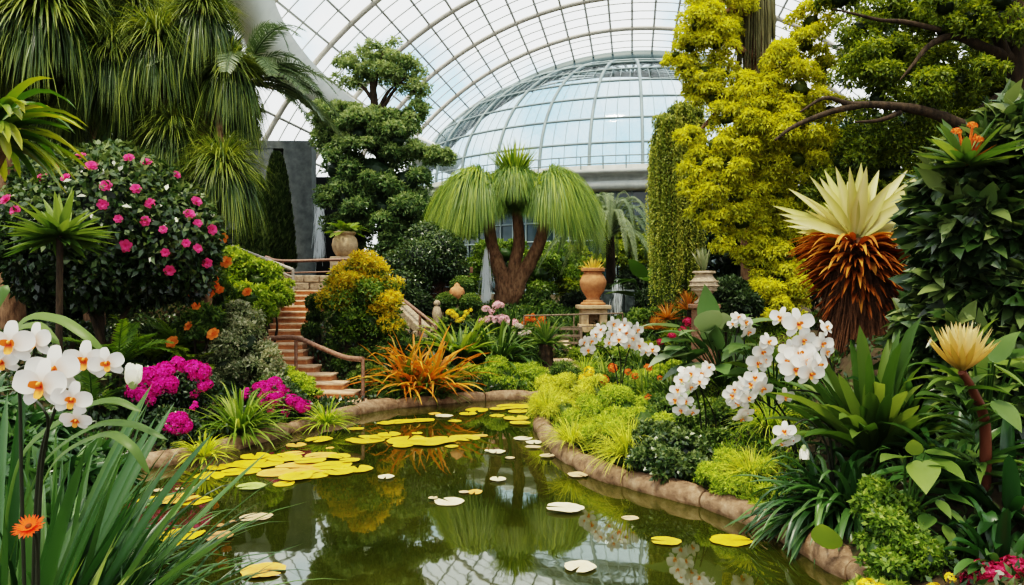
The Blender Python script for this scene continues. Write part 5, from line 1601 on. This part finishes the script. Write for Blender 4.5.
# strap clumps on the orchid bank
for px, py, D, n, L, W, mat, grav, lean, lab, tb in [
    (874, 455, 7.1, 80, 1.32, .15, G_MID, .85, .68, 'tall glossy strap leaved clump before the shaggy trunk', .5),
    (908, 430, 7.3, 60, 1.0, .1, G_STRAP, 1.1, .8, 'arching strap leaved clump below the straw yellow bromeliad', .45),
    (832, 490, 6.7, 170, .88, .06, G_STRAP, 1.9, 1., 'dark drooping strap leaved clump spilling over the kerb', .5),
    (858, 488, 6.5, 120, .8, .06, G_STRAP, 1.8, 1., 'smaller drooping strap clump behind the spilling one', .5),
    (1012, 500, 5.7, 46, .85, .12, G_STRAP, 1.2, .95, 'deep green strap leaved clump near the crimson flowers', .45),
    (955, 478, 6.1, 44, .75, .11, G_STRAP, 1.1, .85, 'broad strap leaved clump behind the veined leafy plant', .5),
    (1000, 548, 5.2, 40, .6, .1, G_STRAP, 1.5, .95, 'low spreading strap clump just behind the crimson flowers', .45),
    (800, 405, 8.6, 60, .55, .04, G_MID, 1.2, .9, 'narrow strap leaved clump among the orchid stems', .5)]:
    strap_plant('strap_leaf_plant', lab, 'plant', gp(P(px, py, D)), n, L, W, mat, grav, lean, 'strap' if W > .04 else 'dagger', 8, tb, .2, .12, .12, 'strap leaved clumps of the orchid bank', .3)

# straw yellow bromeliad on a red stem
base = gp(P(985, 450, 5.9))
root = thing('straw_bromeliad', 'straw yellow bromeliad flower head on a reddish stem', 'plant', base)
top = P(962, 372, 5.6)
k = MB(); limb(k, [base, P(985, 425, 5.8), P(975, 395, 5.7), top], .045, .03, 8); k.build('stem', STEM_R, root)
for ring, (n, e, L, t) in enumerate([(18, .85, .32, .3), (16, .62, .34, .6), (12, .38, .32, .8), (8, .15, .28, .7)]):
    k = MB()
    az = np.arange(n) * 2 * np.pi / n + ring
    d = np.stack([np.cos(az) * math.sin(e), np.sin(az) * math.sin(e), np.full(n, math.cos(e))], 1)
    blades(k, top + d * .02 + UP * .02 * ring, d, L * rnd(.9, 1.08, n), .05, 6, -.25, 1, 'lance', .3, np.clip(t + rng.normal(size=n) * .12, 0, 1), .25)
    k.build('bract', G_GUZ, root)
k = MB(); n = 44
az = rnd(0, 2 * np.pi, n); s = rng.random(n)
bs = base[None] * (1 - s[:, None]) + (top - UP * .06)[None] * s[:, None]
blades(k, bs, np.stack([np.cos(az), np.sin(az), rnd(.3, .9, n)], 1), rnd(.3, .55, n), rnd(.06, .1, n), 6, 1.1, 1.2, 'lance', .25, rnd(.3, .7, n), .1); k.build('leaf', G_MID, root)

# leafy plants by the kerb
base = gp(P(905, 500, 5.7))
lv = [((-.8, -.5, .25), (905, 456, 5.6), .32, .6), ((-.35, -.8, -.25), (922, 460, 5.5), .36, .75), ((.3, -.8, -.1), (932, 458, 5.55), .3, .6), ((.9, -.3, .1), (925, 452, 5.6), .26, .6), ((-.2, -.3, .6), (915, 455, 5.7), .2, .8), ((.2, -.9, -.5), (938, 500, 5.4), .16, .6), ((.5, -.8, -.6), (948, 508, 5.4), .2, .6), ((-.7, -.7, -.2), (930, 515, 5.4), .2, .5),
      ((.1, -.8, -.8), (945, 525, 5.35), .18, .65), ((-.8, -.5, 0), (925, 530, 5.4), .2, .5), ((-.5, -.8, -.4), (938, 535, 5.35), .16, .5), ((.6, -.6, 0), (945, 495, 5.45), .2, .4), ((.1, -.7, .5), (930, 470, 5.5), .2, .5), ((.7, -.6, .3), (940, 480, 5.5), .24, .45), ((-.7, -.6, .4), (905, 475, 5.6), .2, .4)]
big_leaf('heart_leaf_plant', 'leafy plant with veined heart shaped leaves above the small leaved mound', 'plant', base, [(np.array(v), P(*a), L, t) for v, a, L, t in lv], G_MID, STEM, None, 'ovate', .62)
base = gp(P(825, 545, 6.1))
big_leaf('round_leaf_plant', 'round yellow green leaf resting against the kerb', 'plant', base, [(np.array((-.25, -.35, .9)), P(828, 548, 5.9), .3, .55), (np.array((.5, -.5, .3)), P(834, 548, 6.0), .12, .4)], G_BRIGHT, STEM, None, 'ovate', .8)
base = gp(P(985, 395, 6.6))
big_leaf('heart_leaf_plant', 'broad dark leaves behind the straw yellow bromeliad', 'plant', base, auto_leaves(990, 380, 6.3, 22, 40, .32, .45) + [(np.array((.3, -.3, .8)), P(972, 345, 6.0), .3, .8), (np.array((.5, -.8, -.4)), P(995, 365, 5.7), .26, .7), (np.array((.2, -.8, -.5)), P(995, 400, 5.5), .3, .55)], G_MID, STEM, None, 'ovate', .6)
shrub('small_leaf_mound', 'dense small leaved green mound tumbling over the end of the kerb', 'shrub', [(880, 505, 22, 5.7), (885, 530, 26, 5.5), (905, 545, 26, 5.4), (878, 552, 20, 5.4), (900, 520, 22, 5.6), (920, 560, 24, 5.3), (895, 572, 24, 5.2), (872, 485, 10, 5.9)], 14000, .045, .026, G_BRIGHT, None, None, 0, tb=.32, core=.8, sub=12)
for lab, cl, kind in [('crimson cockscomb flowers in the corner of the orchid bank', [(985, 574, 13), (1000, 578, 15), (1015, 570, 13), (1030, 578, 14), (970, 582, 9), (992, 584, 12), (1010, 584, 12)], REDC), ('orange and yellow flowers under the small leaved mound', [(868, 588, 9), (880, 592, 8), (935, 590, 7), (950, 578, 5)], YELC)]:
    root, bb = shrub('blossom_plant', lab, 'flowers', [(cl[0][0], 600, 16, 5.0), (cl[1][0] + 10, 602, 16, 5.0)], 1500, .08, .04, G_BRIGHT, None, None, 0, core=.3)
    for i, (x, y, r) in enumerate(cl): inst('flower_cluster', kind[i % len(kind)], root, P(x, y, 4.95), facing((0, -.6, .8)), R_(r, 4.95))

# ================================================================== PLANTS: near corner with the big orchids
cx = lambda x, y, D: P(x, y, D)
b = gp(P(30, 640, 2.9))
orchid('big white orchid with orange lips close by among deep green straps', b, [[(22, 500, 2.75), (20, 400, 2.7), (18, 372, 2.65), (30, 365, 2.6), (45, 362, 2.6)], [(40, 500, 2.75), (48, 430, 2.6), (44, 410, 2.55), (30, 395, 2.6)], [(36, 500, 2.8), (55, 410, 2.7), (75, 370, 2.68), (112, 372, 2.65), (128, 376, 2.6)]],
       [(10, 344, 2.55, (.25, -1, .05), 1.05), (35, 341, 2.6, (-.1, -1, .1), 1.05), (2, 362, 2.7, (.2, -1, -.2), .9), (85, 361, 2.6, (.15, -1, .05), 1.0), (107, 364, 2.58, (.25, -1, .0), .92), (54, 371, 2.5, (.1, -1, .1), 1.08), (42, 386, 2.42, (-.05, -1, .05), 1.08), (72, 400, 2.42, (.3, -1, -.05), .95), (76, 420, 2.4, (.3, -1, -.45), .75)], .15, 6, .4, 'white moth orchids',
       [(133, 384, 2.55, .1, (.15, -.25, 1)), (128, 372, 2.6, .05, (.4, -.3, .6))])
for px, py, D, n, L, W, grav, lean, lab, mat in [
    (-10, 590, 3.3, 60, 1.5, .085, .45, .5, 'broad upright strap leaves behind the big white orchid', G_STRAP),
    (50, 610, 3.7, 260, 1.35, .045, 1.0, .72, 'dense deep green strap clump arching over the near water', G_STRAP),
    (118, 640, 3.5, 150, 1.1, .03, 1.25, .85, 'fine arching strap clump reaching furthest over the near water', G_STRAP),
    (0, 640, 2.9, 150, 1.0, .055, .8, .75, 'near strap clump around the orange daisy', G_MID),
    (60, 540, 4.4, 150, 1.25, .055, .9, .72, 'taller strap clump at the water line behind the dense one', G_STRAP),
    (20, 500, 5.2, 120, 1.2, .07, .9, .75, 'shadowed strap clump between the big white orchid and the kerb', G_STRAP)]:
    strap_plant('strap_leaf_plant', lab, 'plant', gp(P(px, py, D)), n, L, W, mat, grav, lean, 'strap' if W > .06 else 'dagger', 9, .5, .2, .12, .16, 'strap leaved clumps of the near corner', .3)
shrub('shade_shrub', 'dark glossy shrub filling the corner behind the near straps', 'shrub', [(10, 480, 45, 5.6), (60, 492, 36, 5.4), (95, 470, 24, 6.4), (-30, 440, 50, 5.8), (40, 440, 26, 6.2), (20, 540, 40, 4.8)], 5200, .2, .07, G_STRAP, None, None, 0, blade=1, core=.6, tb=.35, flat=.9)
# long arching single leaves behind the orchid
base = gp(P(-20, 560, 3.3))
root = thing('arching_leaf_plant', 'plant with long broad arching leaves behind the big white orchid', 'plant', base)
k = MB()
for pts_, w in [([(-20, 520, 3.2), (-10, 400, 3.1), (20, 325, 3.0), (55, 318, 2.95), (85, 335, 2.9), (104, 352, 2.9)], .05), ([(0, 560, 3.2), (20, 460, 3.0), (70, 415, 2.9), (110, 400, 2.8), (142, 412, 2.75)], .045), ([(10, 560, 3.2), (40, 470, 3.0), (90, 428, 2.8), (130, 424, 2.7), (168, 440, 2.65)], .04),
                ([(-40, 480, 3.3), (-20, 360, 3.2), (0, 300, 3.1), (8, 285, 3.1)], .07), ([(-30, 500, 3.3), (-5, 360, 3.2), (30, 325, 3.1), (60, 345, 3.0)], .06), ([(20, 560, 3.2), (50, 470, 2.9), (100, 435, 2.7), (130, 445, 2.6), (150, 475, 2.6)], .04)]:
    p = smooth_path([P(*q) for q in pts_], 6)
    tan = nrm(np.gradient(p, axis=0))
    sd_ = nrm(np.cross(tan, np.array([.2, -.6, .8])))
    n_ = len(p)
    s = np.linspace(0, 1, n_)
    ww = (w * np.minimum(1, .3 + 2 * s) * np.sqrt(np.maximum(0, 1 - s ** 4)))[:, None] * .5
    dn = np.cross(sd_, tan) * ww * .4
    v = np.stack([p - sd_ * ww, p + dn, p + sd_ * ww], 1)
    q = [[i * 3 + c, i * 3 + c + 1, i * 3 + c + 4, i * 3 + c + 3] for i in range(n_ - 1) for c in (0, 1)]
    k.add(v, q, np.full(n_ * 3, rnd(.4, .7)))
k.build('leaf', G_MID, root)
base = gp(P(35, 640, 2.7))
root = thing('orange_daisy', 'single orange daisy low among the near straps', 'flower', base)
c = P(29, 527, 2.42)
k = MB(); limb(k, [base, P(38, 570, 2.5), c + np.array([0, .01, -.01])], .007, .005, 6); k.build('stem', STEM_D, root)
q = facing((.05, -.6, .8))
f = inst('flower', DAISY, root, c, q, .09)
o = bpy.data.objects.new('flower_centre', DAISY_C); C.objects.link(o); o.parent = f

# ================================================================== lily pads
def pad_mat(name, c1, c2, c3):
    m, nt, out = nodes(name)
    a = nt.nodes.new('ShaderNodeAttribute'); a.attribute_name = 't'
    r = ramp(nt, [(0, c1), (.55, c2), (1, c3)])
    tc = nt.nodes.new('ShaderNodeTexCoord')
    nz = nt.nodes.new('ShaderNodeTexNoise'); nz.inputs['Scale'].default_value = 5; nz.inputs['Detail'].default_value = 5
    oi = nt.nodes.new('ShaderNodeObjectInfo')
    mp = nt.nodes.new('ShaderNodeVectorMath'); mp.operation = 'ADD'
    ma = nt.nodes.new('ShaderNodeMath'); ma.operation = 'MULTIPLY_ADD'; ma.inputs[1].default_value = .9; ma.inputs[2].default_value = -.45
    ad = nt.nodes.new('ShaderNodeMath'); ad.operation = 'ADD'
    p = nt.nodes.new('ShaderNodeBsdfPrincipled'); p.inputs['Roughness'].default_value = .4
    for x, y in ((tc.outputs['Object'], mp.inputs[0]), (oi.outputs['Location'], mp.inputs[1]), (mp.outputs[0], nz.inputs['Vector']), (nz.outputs['Fac'], ma.inputs[0]), (a.outputs['Fac'], ad.inputs[0]), (ma.outputs[0], ad.inputs[1]), (ad.outputs[0], r.inputs[0]), (r.outputs[0], p.inputs['Base Color']), (p.outputs[0], out.inputs[0])):
        nt.links.new(x, y)
    return m


PADM = {'yellow': pad_mat('yellow pad', (.34, .19, .004), (.62, .4, .006), (.72, .52, .03)), 'orange': pad_mat('orange pad', (.5, .1, .02), (.72, .34, .05), (.75, .52, .1)), 'cream': pad_mat('cream pad', (.5, .36, .16), (.72, .6, .36), (.78, .68, .48)),
        'tan': pad_mat('tan pad', (.3, .14, .06), (.55, .38, .2), (.7, .55, .35)), 'brown': pad_mat('brown pad', (.22, .07, .02), (.45, .2, .07), (.6, .36, .15)), 'green': pad_mat('green pad', (.1, .16, .02), (.3, .36, .08), (.5, .5, .2))}


def pad_mesh(name, mat, notch=.22, wave=.03):
    mb = MB()
    n = 40
    th = np.linspace(notch, 2 * np.pi - notch, n)
    rows, ts = [], []
    ph = rnd(0, 6)
    for s in (0, .35, .7, .93, 1.0):
        rr = s * (1 + .035 * np.sin(th * 5 + ph) + .02 * np.sin(th * 11))
        z = .012 + (wave * np.sin(th * 3 + ph) * s ** 3 + (.015 if s == 1 else 0) * (.5 + .5 * np.sin(th * 2 + ph)))
        rows.append(np.stack([rr * np.cos(th), rr * np.sin(th), z], 1))
        ts.append(.35 + .3 * s + .18 * (np.abs(((th * 9 / np.pi) % 1) - .5) < .12) * (s < .95))
    q = [[i * n + j, (i + 1) * n + j, (i + 1) * n + j + 1, i * n + j + 1] for i in range(4) for j in range(n - 1)]
    mb.add(np.concatenate(rows), q, np.concatenate(ts))
    return mb.mesh(name, mat)


PADS = {k: [pad_mesh('lily_pad_' + k, m, rnd(.08, .25), rnd(.004, .02)) for _ in range(2)] for k, m in PADM.items()}
raft_a = 'yellow lily pad in the crowded raft below the azaleas'
raft_ao = 'orange tinged lily pad in the crowded raft below the azaleas'
raft_b = 'yellow lily pad in the raft mirrored with the orange croton'
raft_c = 'lily pad in the far string near the top of the pond'
raft_d = 'pale lily pad lined up along the kerb at the tip of the orchid bank'
near_y = 'yellow lily pad in the small raft beyond the near straps'
pads = []
for x, y, h, c in [(210, 476, 15, 'yellow'), (241, 472, 17, 'yellow'), (247, 465, 17, 'yellow'), (264, 464, 19, 'yellow'), (284, 459, 17, 'yellow'), (296, 478, 16, 'yellow'), (255, 458, 13, 'yellow'), (304, 468, 26, 'orange'), (312, 475, 17, 'yellow'), (333, 466, 17, 'yellow'), (358, 470, 13, 'yellow'), (339, 473, 13, 'yellow'),
                   (321, 457, 14, 'orange'), (339, 458, 11, 'yellow'), (284, 484, 10, 'yellow'), (276, 473, 17, 'orange'), (218, 468, 11, 'yellow'), (236, 466, 10, 'yellow'), (293, 455, 10, 'orange'), (310, 462, 14, 'yellow'), (350, 462, 9, 'yellow'), (270, 457, 10, 'yellow')]:
    pads.append((x, y, h * 1.12, c, raft_ao if c == 'orange' else raft_a, 'crowded raft of lily pads below the azaleas'))
for x, y, h, c in [(366, 440, 20, 'yellow'), (407, 441, 23, 'yellow'), (403, 446, 12, 'yellow'), (427, 443, 20, 'yellow'), (444, 442, 13, 'yellow'), (389, 436, 12, 'yellow'), (464, 438, 16, 'yellow'), (440, 438, 8, 'yellow'), (452, 447, 7, 'yellow'), (417, 434, 6, 'yellow'), (380, 438, 12, 'yellow'), (356, 430, 8, 'yellow'), (319, 441, 14, 'yellow'), (296, 445, 11, 'orange'), (480, 436, 8, 'orange')]:
    pads.append((x, y, h, c, raft_b, 'raft of lily pads mirrored with the croton'))
for x, y, h, c in [(403, 422, 14, 'yellow'), (423, 421, 12, 'yellow'), (386, 424, 9, 'yellow'), (444, 417, 9, 'cream'), (468, 415, 10, 'yellow'), (477, 410, 13, 'yellow'), (497, 416, 9, 'yellow'), (514, 407, 17, 'yellow'), (518, 412, 11, 'yellow'), (516, 419, 13, 'yellow'), (520, 424, 11, 'yellow'), (498, 410, 9, 'yellow'), (455, 421, 7, 'yellow'), (435, 414, 7, 'orange')]:
    pads.append((x, y, h, c, raft_c, 'far string of lily pads'))
for x, y, h, c in [(523, 439, 10, 'cream'), (534, 443, 9, 'cream'), (533, 448, 8, 'tan'), (547, 457, 8, 'tan')]:
    pads.append((x, y, h, c, raft_d, 'pale pads at the tip of the orchid bank'))
for x, y, h, c in [(175, 501, 22, 'orange'), (194, 501, 18, 'yellow'), (150, 500, 12, 'yellow'), (181, 536, 22, 'yellow'), (172, 546, 13, 'yellow')]:
    pads.append((x, y, h, c, near_y if c == 'yellow' else 'orange blotched lily pad in the small raft beyond the near straps', 'small raft beyond the near straps'))
small = 'tiny floating leaf scrap on the open water'
for x, y, h, c, l in [(386, 478, 9, 'cream', 'small cream pad just off the crowded raft'), (497, 453, 9, 'cream', 'cream pad with a white fleck in the middle of the channel'), (498, 481, 9, 'cream', 'pale orange rimmed pad alone in mid pond'), (475, 492, 9, 'orange', 'little orange pad alone in mid pond'),
                      (449, 502, 15, 'cream', 'pinkish cream pad floating over the dome reflection'), (256, 518, 16, 'tan', 'pale tan curled pad between the azalea raft and the near straps'), (263, 572, 22, 'orange', 'large golden orange pad at the near edge of the water'), (219, 538, 16, 'brown', 'curled brown pad beside the yellow near raft'),
                      (251, 488, 14, 'green', 'slender pale green pad below the crowded raft'), (565, 510, 19, 'cream', 'large cream pad reflected beside the dome arch'), (630, 518, 9, 'tan', 'small tan pad near the orchid bank kerb'), (731, 541, 21, 'yellow', 'bright yellow round pad close to the orchid bank kerb'),
                      (666, 542, 15, 'yellow', 'torn yellow pad between the large cream and the bright yellow ones'), (580, 568, 16, 'cream', 'yellow cream pad at the near edge of the dome reflection'), (578, 476, 11, 'tan', 'tan pad touching the kerb under the yellow grass'),
                      (159, 492, 6, 'tan', small), (179, 491, 4, 'tan', small), (194, 488, 5, 'tan', small), (233, 522, 4, 'brown', small), (220, 526, 5, 'brown', small), (464, 493, 5, 'tan', small), (510, 459, 5, 'tan', small), (489, 452, 5, 'cream', small), (433, 500, 5, 'tan', small), (330, 448, 5, 'orange', small)]:
    pads.append((x, y, h, c, l, 'floating leaf scraps' if l == small else None))
for i, (x, y, h, c, lab, grp) in enumerate(pads):
    wx, wy = wl(x, y)
    o = inst('lily_pad' if lab != small else 'floating_leaf', PADS[c][i % 2], None, (wx, wy, .002 + (i % 7) * .004), Quaternion((0, 0, 1), rnd(0, 6.28)), (R_(h, wy), R_(h, wy) * rnd(.8, 1.0), R_(h, wy)))
    tag(o, lab, 'lily pad' if lab != small else 'leaf', grp)

# ================================================================== camera, light, sky
cd = bpy.data.cameras.new('camera')
cam = bpy.data.objects.new('camera', cd)
C.objects.link(cam)
cam.location = (0, 0, H)
cam.rotation_euler = (math.pi / 2, 0, 0)
cd.sensor_width = 36
cd.lens = F / 1024 * 36
cd.shift_y = -2.5 / 1024
cd.clip_end = 500
bpy.context.scene.camera = cam

sl = bpy.data.lights.new('sun', 'SUN')
sl.energy = 5.6
sl.angle = R(7)
sl.color = (1, .9, .7)
so = bpy.data.objects.new('sun', sl)
C.objects.link(so)
so.rotation_euler = Vector((.16, .32, -1)).to_track_quat('-Z', 'Y').to_euler()

w = bpy.data.worlds.new('sky')
bpy.context.scene.world = w
w.use_nodes = True
nt = w.node_tree
nt.nodes.clear()
wo = nt.nodes.new('ShaderNodeOutputWorld')
bg = nt.nodes.new('ShaderNodeBackground')
bg.inputs[1].default_value = 2.1
tc = nt.nodes.new('ShaderNodeTexCoord')
nz = nt.nodes.new('ShaderNodeTexNoise')
nz.inputs['Scale'].default_value = 3.2
nz.inputs['Detail'].default_value = 7
nz.inputs['Roughness'].default_value = .55
r = ramp(nt, [(.36, (.34, .64, .84)), (.47, (.95, .97, .98))])
nt.links.new(tc.outputs['Generated'], nz.inputs['Vector'])
dt = nt.nodes.new('ShaderNodeVectorMath')
dt.operation = 'DOT_PRODUCT'
dt.inputs[1].default_value = Vector((.12, 1, .2)).normalized()
mr = nt.nodes.new('ShaderNodeMapRange')
mr.interpolation_type = 'SMOOTHSTEP'
mr.inputs[1].default_value, mr.inputs[2].default_value, mr.inputs[3].default_value, mr.inputs[4].default_value = .991, .9985, 0, -.12
sm = nt.nodes.new('ShaderNodeMath')
nt.links.new(tc.outputs['Generated'], dt.inputs[0])
nt.links.new(dt.outputs['Value'], mr.inputs[0])
nt.links.new(nz.outputs['Fac'], sm.inputs[0])
nt.links.new(mr.outputs[0], sm.inputs[1])
nt.links.new(sm.outputs[0], r.inputs[0])
nt.links.new(r.outputs[0], bg.inputs[0])
nt.links.new(bg.outputs[0], wo.inputs[0])

sc = bpy.context.scene
sc.view_settings.view_transform = 'Filmic'
sc.view_settings.look = 'High Contrast'
sc.view_settings.exposure = 0.0
try:
    sc.cycles.max_bounces = 8
    sc.cycles.diffuse_bounces = 3
    sc.cycles.glossy_bounces = 3
    sc.cycles.transmission_bounces = 4
    sc.cycles.transparent_max_bounces = 12
    sc.cycles.use_denoising = True
    sc.cycles.sample_clamp_indirect = 6
except Exception:
    pass
